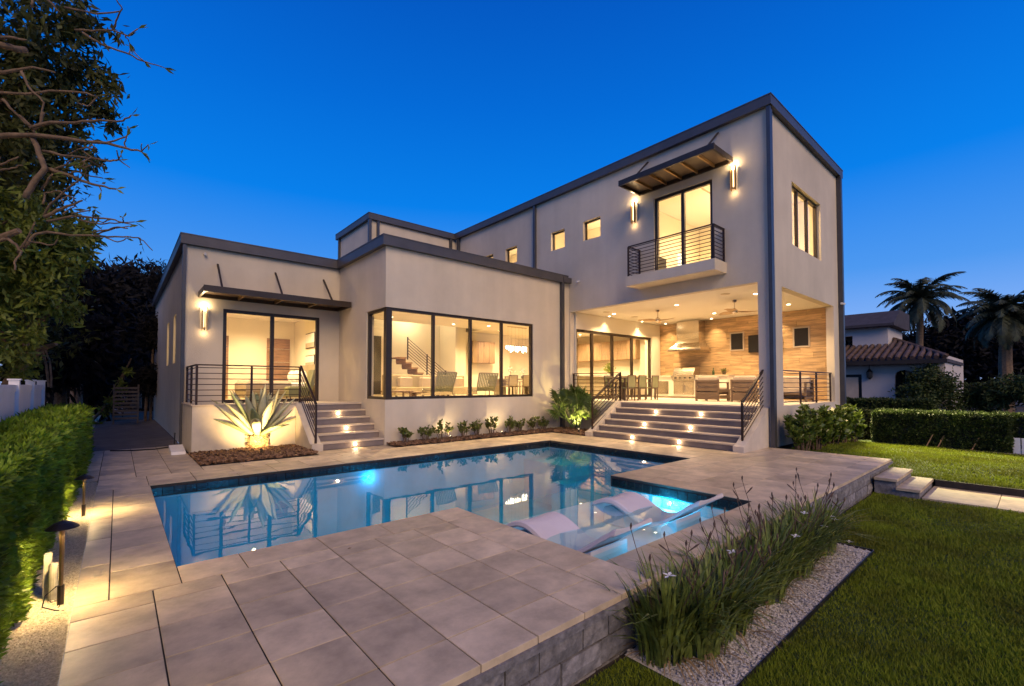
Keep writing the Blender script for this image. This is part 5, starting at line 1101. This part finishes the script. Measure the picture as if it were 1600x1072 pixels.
# leaning stumps behind the fence
tk = thing('leaning_tree', 'pale leaning bare tree crossing behind the white fence', 'tree', gp(10, 8.6)); MB().tube([tuple(at(5, 620, 8.6)), tuple(at(14, 598, 8.6)), tuple(at(45, 560, 8.6)), tuple(at(65, 545, 8.6)), tuple(at(88, 537, 8.6))], [.10, .095, .075, .055, .035], 9).build('trunk', m_bark, tk)
MB().tube([tuple(at(46, 512, 8.5)), tuple(at(65, 498, 8.5)), tuple(at(83, 482, 8.5)), tuple(at(99, 461, 8.5))], [.05, .055, .05, .04], 9).build('cut_limb', m_bark, tk); MB().tube([tuple(at(45, 560, 8.6)), tuple(at(40, 535, 8.55)), tuple(at(46, 512, 8.5))], [.05, .05, .05], 8).build('fork', m_bark, tk)
for (a, b1, b2, c, r_) in (((66, 548), (72, 570), (74, 585), (76, 605), .022), ((70, 545), (78, 565), (80, 590), (80, 606), .016)): MB().tube([tuple(at(*q, 8.9)) for q in (a, b1, b2, c)], r_, 6).build('stem', m_bark, tk)
cloud_tree.r = .22
for x, y, lb in ((-4.6, 11.4, 'nearest the deck'), (-3.6, 15.0, 'second from the deck'), (-3.5, 18.4, 'third from the deck'), (-3.4, 21.6, 'nearest the gate')):  # trees added out of view to shade the left side wall
    cloud_tree('added_shading_tree', 'added tree out of view beyond the white fence, shading the side wall, '+lb, [((x+random.uniform(-1, 1), y+random.uniform(-1.6, 1.6), z), 1.8) for z in (2.8, 3.4, 4.6, 5.8, 6.8, 7.8, 8.8, 4.0, 5.4)], 11000, .24, .09, m_tree, [(x, y, -.05), (x+.1, y, 2.5), (x, y, 5)], group='added shading trees out of view')
# dark trees of the side yard: each with its own crown
cloud_tree.r = .06
for i, (px, py, t, r_, lb) in enumerate(((247, 445, 21, 26, 'hanging over the roof corner'), (240, 520, 20, 22, 'against the side wall'), (232, 590, 19.5, 18, 'low against the side wall'))):
    cloud_tree('wall_shrub', 'dark shrub '+lb, [L_(px+random.uniform(-.4, .4)*r_, py+random.uniform(-.8, .8)*r_, t, r_*.7) for k in range(5)], 1800, .28, .05, m_far, [gp(px-4, t), tuple(at(px-2, (py+601)/2, t)), tuple(at(px, py, t))], group='dark shrubs beside the side wall', droop=-.9, gaps=.55, cat='shrub')
cloud_tree('leaning_shrub', 'sparse yellow-green shrub leaning in front of the slatted gate', [L_(165, 640, 18, 9), L_(178, 622, 18, 11), L_(192, 600, 18, 10), L_(200, 578, 18, 8), L_(150, 655, 18, 7)], 500, .22, .06, m_tree2, [gp(140, 18), tuple(at(175, 625, 18)), tuple(at(205, 560, 18))], cat='shrub')
rs = random.Random(5)
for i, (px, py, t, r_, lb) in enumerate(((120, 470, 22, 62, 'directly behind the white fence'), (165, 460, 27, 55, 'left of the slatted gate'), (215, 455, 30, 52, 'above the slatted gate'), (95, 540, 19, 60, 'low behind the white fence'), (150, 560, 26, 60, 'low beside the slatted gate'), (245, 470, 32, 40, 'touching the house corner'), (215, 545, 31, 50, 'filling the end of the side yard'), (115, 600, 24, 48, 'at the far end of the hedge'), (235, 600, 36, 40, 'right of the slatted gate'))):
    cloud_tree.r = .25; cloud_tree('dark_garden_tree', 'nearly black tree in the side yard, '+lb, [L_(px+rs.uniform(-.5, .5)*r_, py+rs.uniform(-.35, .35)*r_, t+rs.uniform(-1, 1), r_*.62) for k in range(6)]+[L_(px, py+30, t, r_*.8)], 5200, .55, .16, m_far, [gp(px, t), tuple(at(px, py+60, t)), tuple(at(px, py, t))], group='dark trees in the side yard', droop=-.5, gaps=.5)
def frond(t, base, az, el, L, m, n=26, curve=1.6, lw=.5, wd=.045):
    V = []; F = []; d = Vector((math.cos(az), math.sin(az), 0)); e = el; p = Vector(base); pts = []
    for i in range(n+1):
        pts.append(p.copy()); dd = d*math.cos(e)+Vector((0,0,math.sin(e))); p = p+dd*L/n; e -= curve/n*(.5+i/n)
    MB().tube(pts, [.03*(1-.85*i/n)*L/3 for i in range(n+1)], 4).build('frond_rib', m, t)
    s = Vector((-d.y, d.x, 0))
    for i in range(3, n+1):
        ll = lw*L/3*math.sin(PI*min(1, .15+.82*i/n))**.7; tg = (pts[i]-pts[i-1]).normalized()
        for sg in (-1, 1):
            for h_ in (0, .5):
                b0 = pts[i-1].lerp(pts[i], h_); q = (s*sg*.8+tg*.7-Vector((0,0,random.uniform(.15, .75)))).normalized()*ll*random.uniform(.85, 1.1); n0 = len(V); w_ = tg*wd*L/3
                V += [b0-w_, b0+w_, b0+q*.6+w_*.5-Vector((0,0,.02)), b0+q-Vector((0,0,.05*ll))]; F.append((n0, n0+1, n0+3, n0+2) if False else (n0, n0+1, n0+2, n0+3))
    MB().add(V, F).build('frond', m, t, fixn=False)
def palm(name, label, px, pyb, pyc, t, rpx, nf, rt, m=m_palmdark, dead=0, lw=.5):
    c = at(px, pyc, t); b0 = at(px, 601, t); g = (float(b0[0]), float(b0[1]), -.4); T = thing(name, label, 'palm', g); c = Vector(c)
    MB().tube([g, (g[0], g[1], c.z*.5), tuple(c)], [rt*1.15, rt, rt*.85], 10).build('trunk', m_bark2, T)
    Rm = rpx*t/FPX
    for i in range(nf):
        az = 2.4*i+random.uniform(-.2, .2); el = R(78-110*(i/nf)**.9+random.uniform(-8, 8)); frond(T, c, az, el, Rm*random.uniform(.9, 1.15), m, lw=lw, wd=.05)
    for i in range(dead): a = random.uniform(0, 2*PI); frond(T, c-Vector((0,0,.1)), a, R(-60), Rm*.75, m_bark, n=14, curve=.5, lw=.25)
    return T
palm('tall_palm', 'feathery palm standing behind the tiled roof', 1438, 601, 468, 42, 60, 46, .28, dead=7, lw=.68)
palm('tall_palm', 'bigger palm with a stout pale trunk at the right edge', 1572, 601, 492, 30, 66, 60, .33, dead=7, lw=.75)
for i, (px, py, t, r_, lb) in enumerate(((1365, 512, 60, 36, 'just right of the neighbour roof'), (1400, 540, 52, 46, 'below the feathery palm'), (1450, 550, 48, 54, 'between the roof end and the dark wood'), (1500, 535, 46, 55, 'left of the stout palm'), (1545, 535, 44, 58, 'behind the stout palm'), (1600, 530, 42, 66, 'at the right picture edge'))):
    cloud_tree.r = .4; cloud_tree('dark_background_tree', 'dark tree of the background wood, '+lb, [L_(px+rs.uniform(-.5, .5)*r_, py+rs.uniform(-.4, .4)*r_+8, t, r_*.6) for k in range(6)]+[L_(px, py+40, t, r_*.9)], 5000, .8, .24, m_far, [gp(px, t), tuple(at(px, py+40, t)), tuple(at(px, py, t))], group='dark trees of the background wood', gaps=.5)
cloud_tree.r = .08
cloud_tree('round_bush', 'tall round grey-green bush in front of the neighbour house', [L_(1458, 608, 22, 32), L_(1450, 592, 22, 24), L_(1472, 622, 22, 28), L_(1438, 620, 22, 28)], 7000, .16, .07, m_hedge2, cat='bush')
for i, (px, py, t, r_, lb) in enumerate(((1515, 622, 22, 32, 'left of the stout palm trunk'), (1560, 615, 21, 34, 'under the stout palm'), (1600, 612, 20, 34, 'at the right picture edge'))):
    cloud_tree('garden_bush', 'dark loose bush above the far hedge, '+lb, [L_(px+rs.uniform(-.6, .6)*r_, py+rs.uniform(-.3, .3)*r_, t, r_*.6) for k in range(5)], 2600, .2, .06, m_hedge2, cat='bush', group='bushes above the far hedge')
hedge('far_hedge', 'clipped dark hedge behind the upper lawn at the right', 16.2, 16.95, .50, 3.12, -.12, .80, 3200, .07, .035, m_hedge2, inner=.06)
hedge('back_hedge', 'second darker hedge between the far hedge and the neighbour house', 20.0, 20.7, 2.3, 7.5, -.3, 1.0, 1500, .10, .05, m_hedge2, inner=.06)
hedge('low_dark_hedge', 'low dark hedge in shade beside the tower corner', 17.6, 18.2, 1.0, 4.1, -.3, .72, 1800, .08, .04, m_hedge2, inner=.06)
wf = thing('low_white_fence', 'low white board fence with dark gaps at the right picture edge', 'fence', (16.4, -.6, -.1))
for k in range(16): MB().box(16.36, 16.39, .46-.15*(k+1)+.02, .46-.15*k, -.12, .27).build('board', m_vinyl, wf)
MB().box(16.40, 16.44, -2.0, .47, -.1, .0).build('rail', m_vinyl, wf)
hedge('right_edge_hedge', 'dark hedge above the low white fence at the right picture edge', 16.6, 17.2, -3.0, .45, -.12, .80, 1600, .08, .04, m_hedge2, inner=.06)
st_ = thing('plant_stakes', 'thin wooden stakes leaning on the far hedge', 'stakes', (16.1, 1.4, -.12))
for y in (2.0, 1.78, 1.15): MB().bar((16.13, y, -.1), (16.2, y-.14, .25), .022).build('stake', m_wood, st_)
# ================================================================ NEIGHBOUR HOUSE
N = thing('neighbour_house', 'white house with a clay tile roof and arched porch beyond the hedges', 'house', (30, 6, -.3))
wall('x', 30, 30.25, 2.95, 12, -.3, 3.0, [(6.2, 7.2, -.29, 2.1), (4.1, 4.83, -.29, 2.3)], m=m_neigh, parent=N); 
MB().prism([(4.1, 1.98), (4.1, 2.31), (4.83, 2.31), (4.83, 1.98), (4.76, 2.18), (4.62, 2.27), (4.465, 2.29), (4.31, 2.27), (4.17, 2.18)], 'x', 30.01, 30.24).build('arch', m_neigh, N)
wall('y', 2.95, 3.15, 30.26, 38, -.3, 3.0, m=m_neigh, parent=N)
o = MB().box(30.1, 30.2, 6.2, 7.2, -.29, 2.1).build('door', m_black, N); MB().box(30.06, 30.098, 6.36, 7.1, .1, 1.95).build('pane', m_steptop, o)
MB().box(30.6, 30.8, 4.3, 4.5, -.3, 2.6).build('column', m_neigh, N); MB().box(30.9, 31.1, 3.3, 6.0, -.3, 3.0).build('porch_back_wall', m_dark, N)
ro = MB().add([(29.4,2.85,2.64),(29.4,2.85,2.8),(29.4,12,2.8),(29.4,12,2.64),(33.6,5.6,4.15),(33.6,12,4.15),(37,2.85,2.8),(37,2.85,2.64),(37,12,2.64)], [(0,1,2,3),(1,4,5,2),(1,6,4),(0,7,6,1),(0,3,8,7)]).build('roof', m_roofdark, N, fixn=False)
MB().box(29.3, 29.38, 2.8, 12, 2.58, 2.78).build('eave_board', m_dark, ro)
for k in range(32):
    y = 2.9+.29*k; f = min(1, (y-2.75)/2.8); a = Vector((29.34, y, 2.86)); e = Vector((29.34+4.16*f, y, 2.86+1.32*f)); n = max(3, int(8*f)); pts = [a.lerp(e, i/n)+Vector((0, random.uniform(-.012, .012), .02*(i % 2))) for i in range(n+1)]; MB().tube(pts, [.115 if i % 2 else .10 for i in range(n+1)], 7).build('roof_tile_row', m_tileroof, ro)
for k in range(8): 
    y = 2.9+.33*k; MB().tube([(29.45+.5*k, 2.85+.33*k, 2.92+.16*k), (29.95+.5*k, 3.18+.33*k, 3.06+.16*k)], .12, 7).build('ridge_tile', m_tileroof, ro)
wall('x', 32.0, 32.25, 5.4, 12, 3.2, 4.75, [(7.0, 11.9, 3.3, 4.35)], m=m_neigh, parent=N, name='upper_wall'); wall('y', 5.4, 5.6, 32.26, 36, 3.2, 4.75, m=m_neigh, parent=N, name='upper_wall'); MB().box(33.0, 33.1, 5.7, 12, 3.3, 4.7).build('loggia_wall', M('loggia_wall', (.42, .26, .17), .9), N)
MB().prism([(31.5, 4.76), (31.5, 4.9), (33.2, 5.75), (36, 5.75), (36, 4.76)], 'y', 5.05, 12).build('upper_roof', m_roofdark, N)
ln = MB().lathe((29.86, 5.83, 1.93), [(.02, -.1), (.13, 0), (.15, .28), (.10, .36), (.03, .46)], 6).build('wall_lantern', m_black, N); MB().bar((29.86, 5.83, 2.39), (29.86, 5.83, 2.66), .03).build('lantern_hook', m_black, ln)
# floodlight already on the tower corner: washes the upper lawn
lamp('SPOT', (18.16, 4.12, 4.15), 6500, (1, .84, .42), H, .08, spot=62, blend=.7, aim=(-2.7, -3.5, -4.2))
sc.render.film_transparent = False
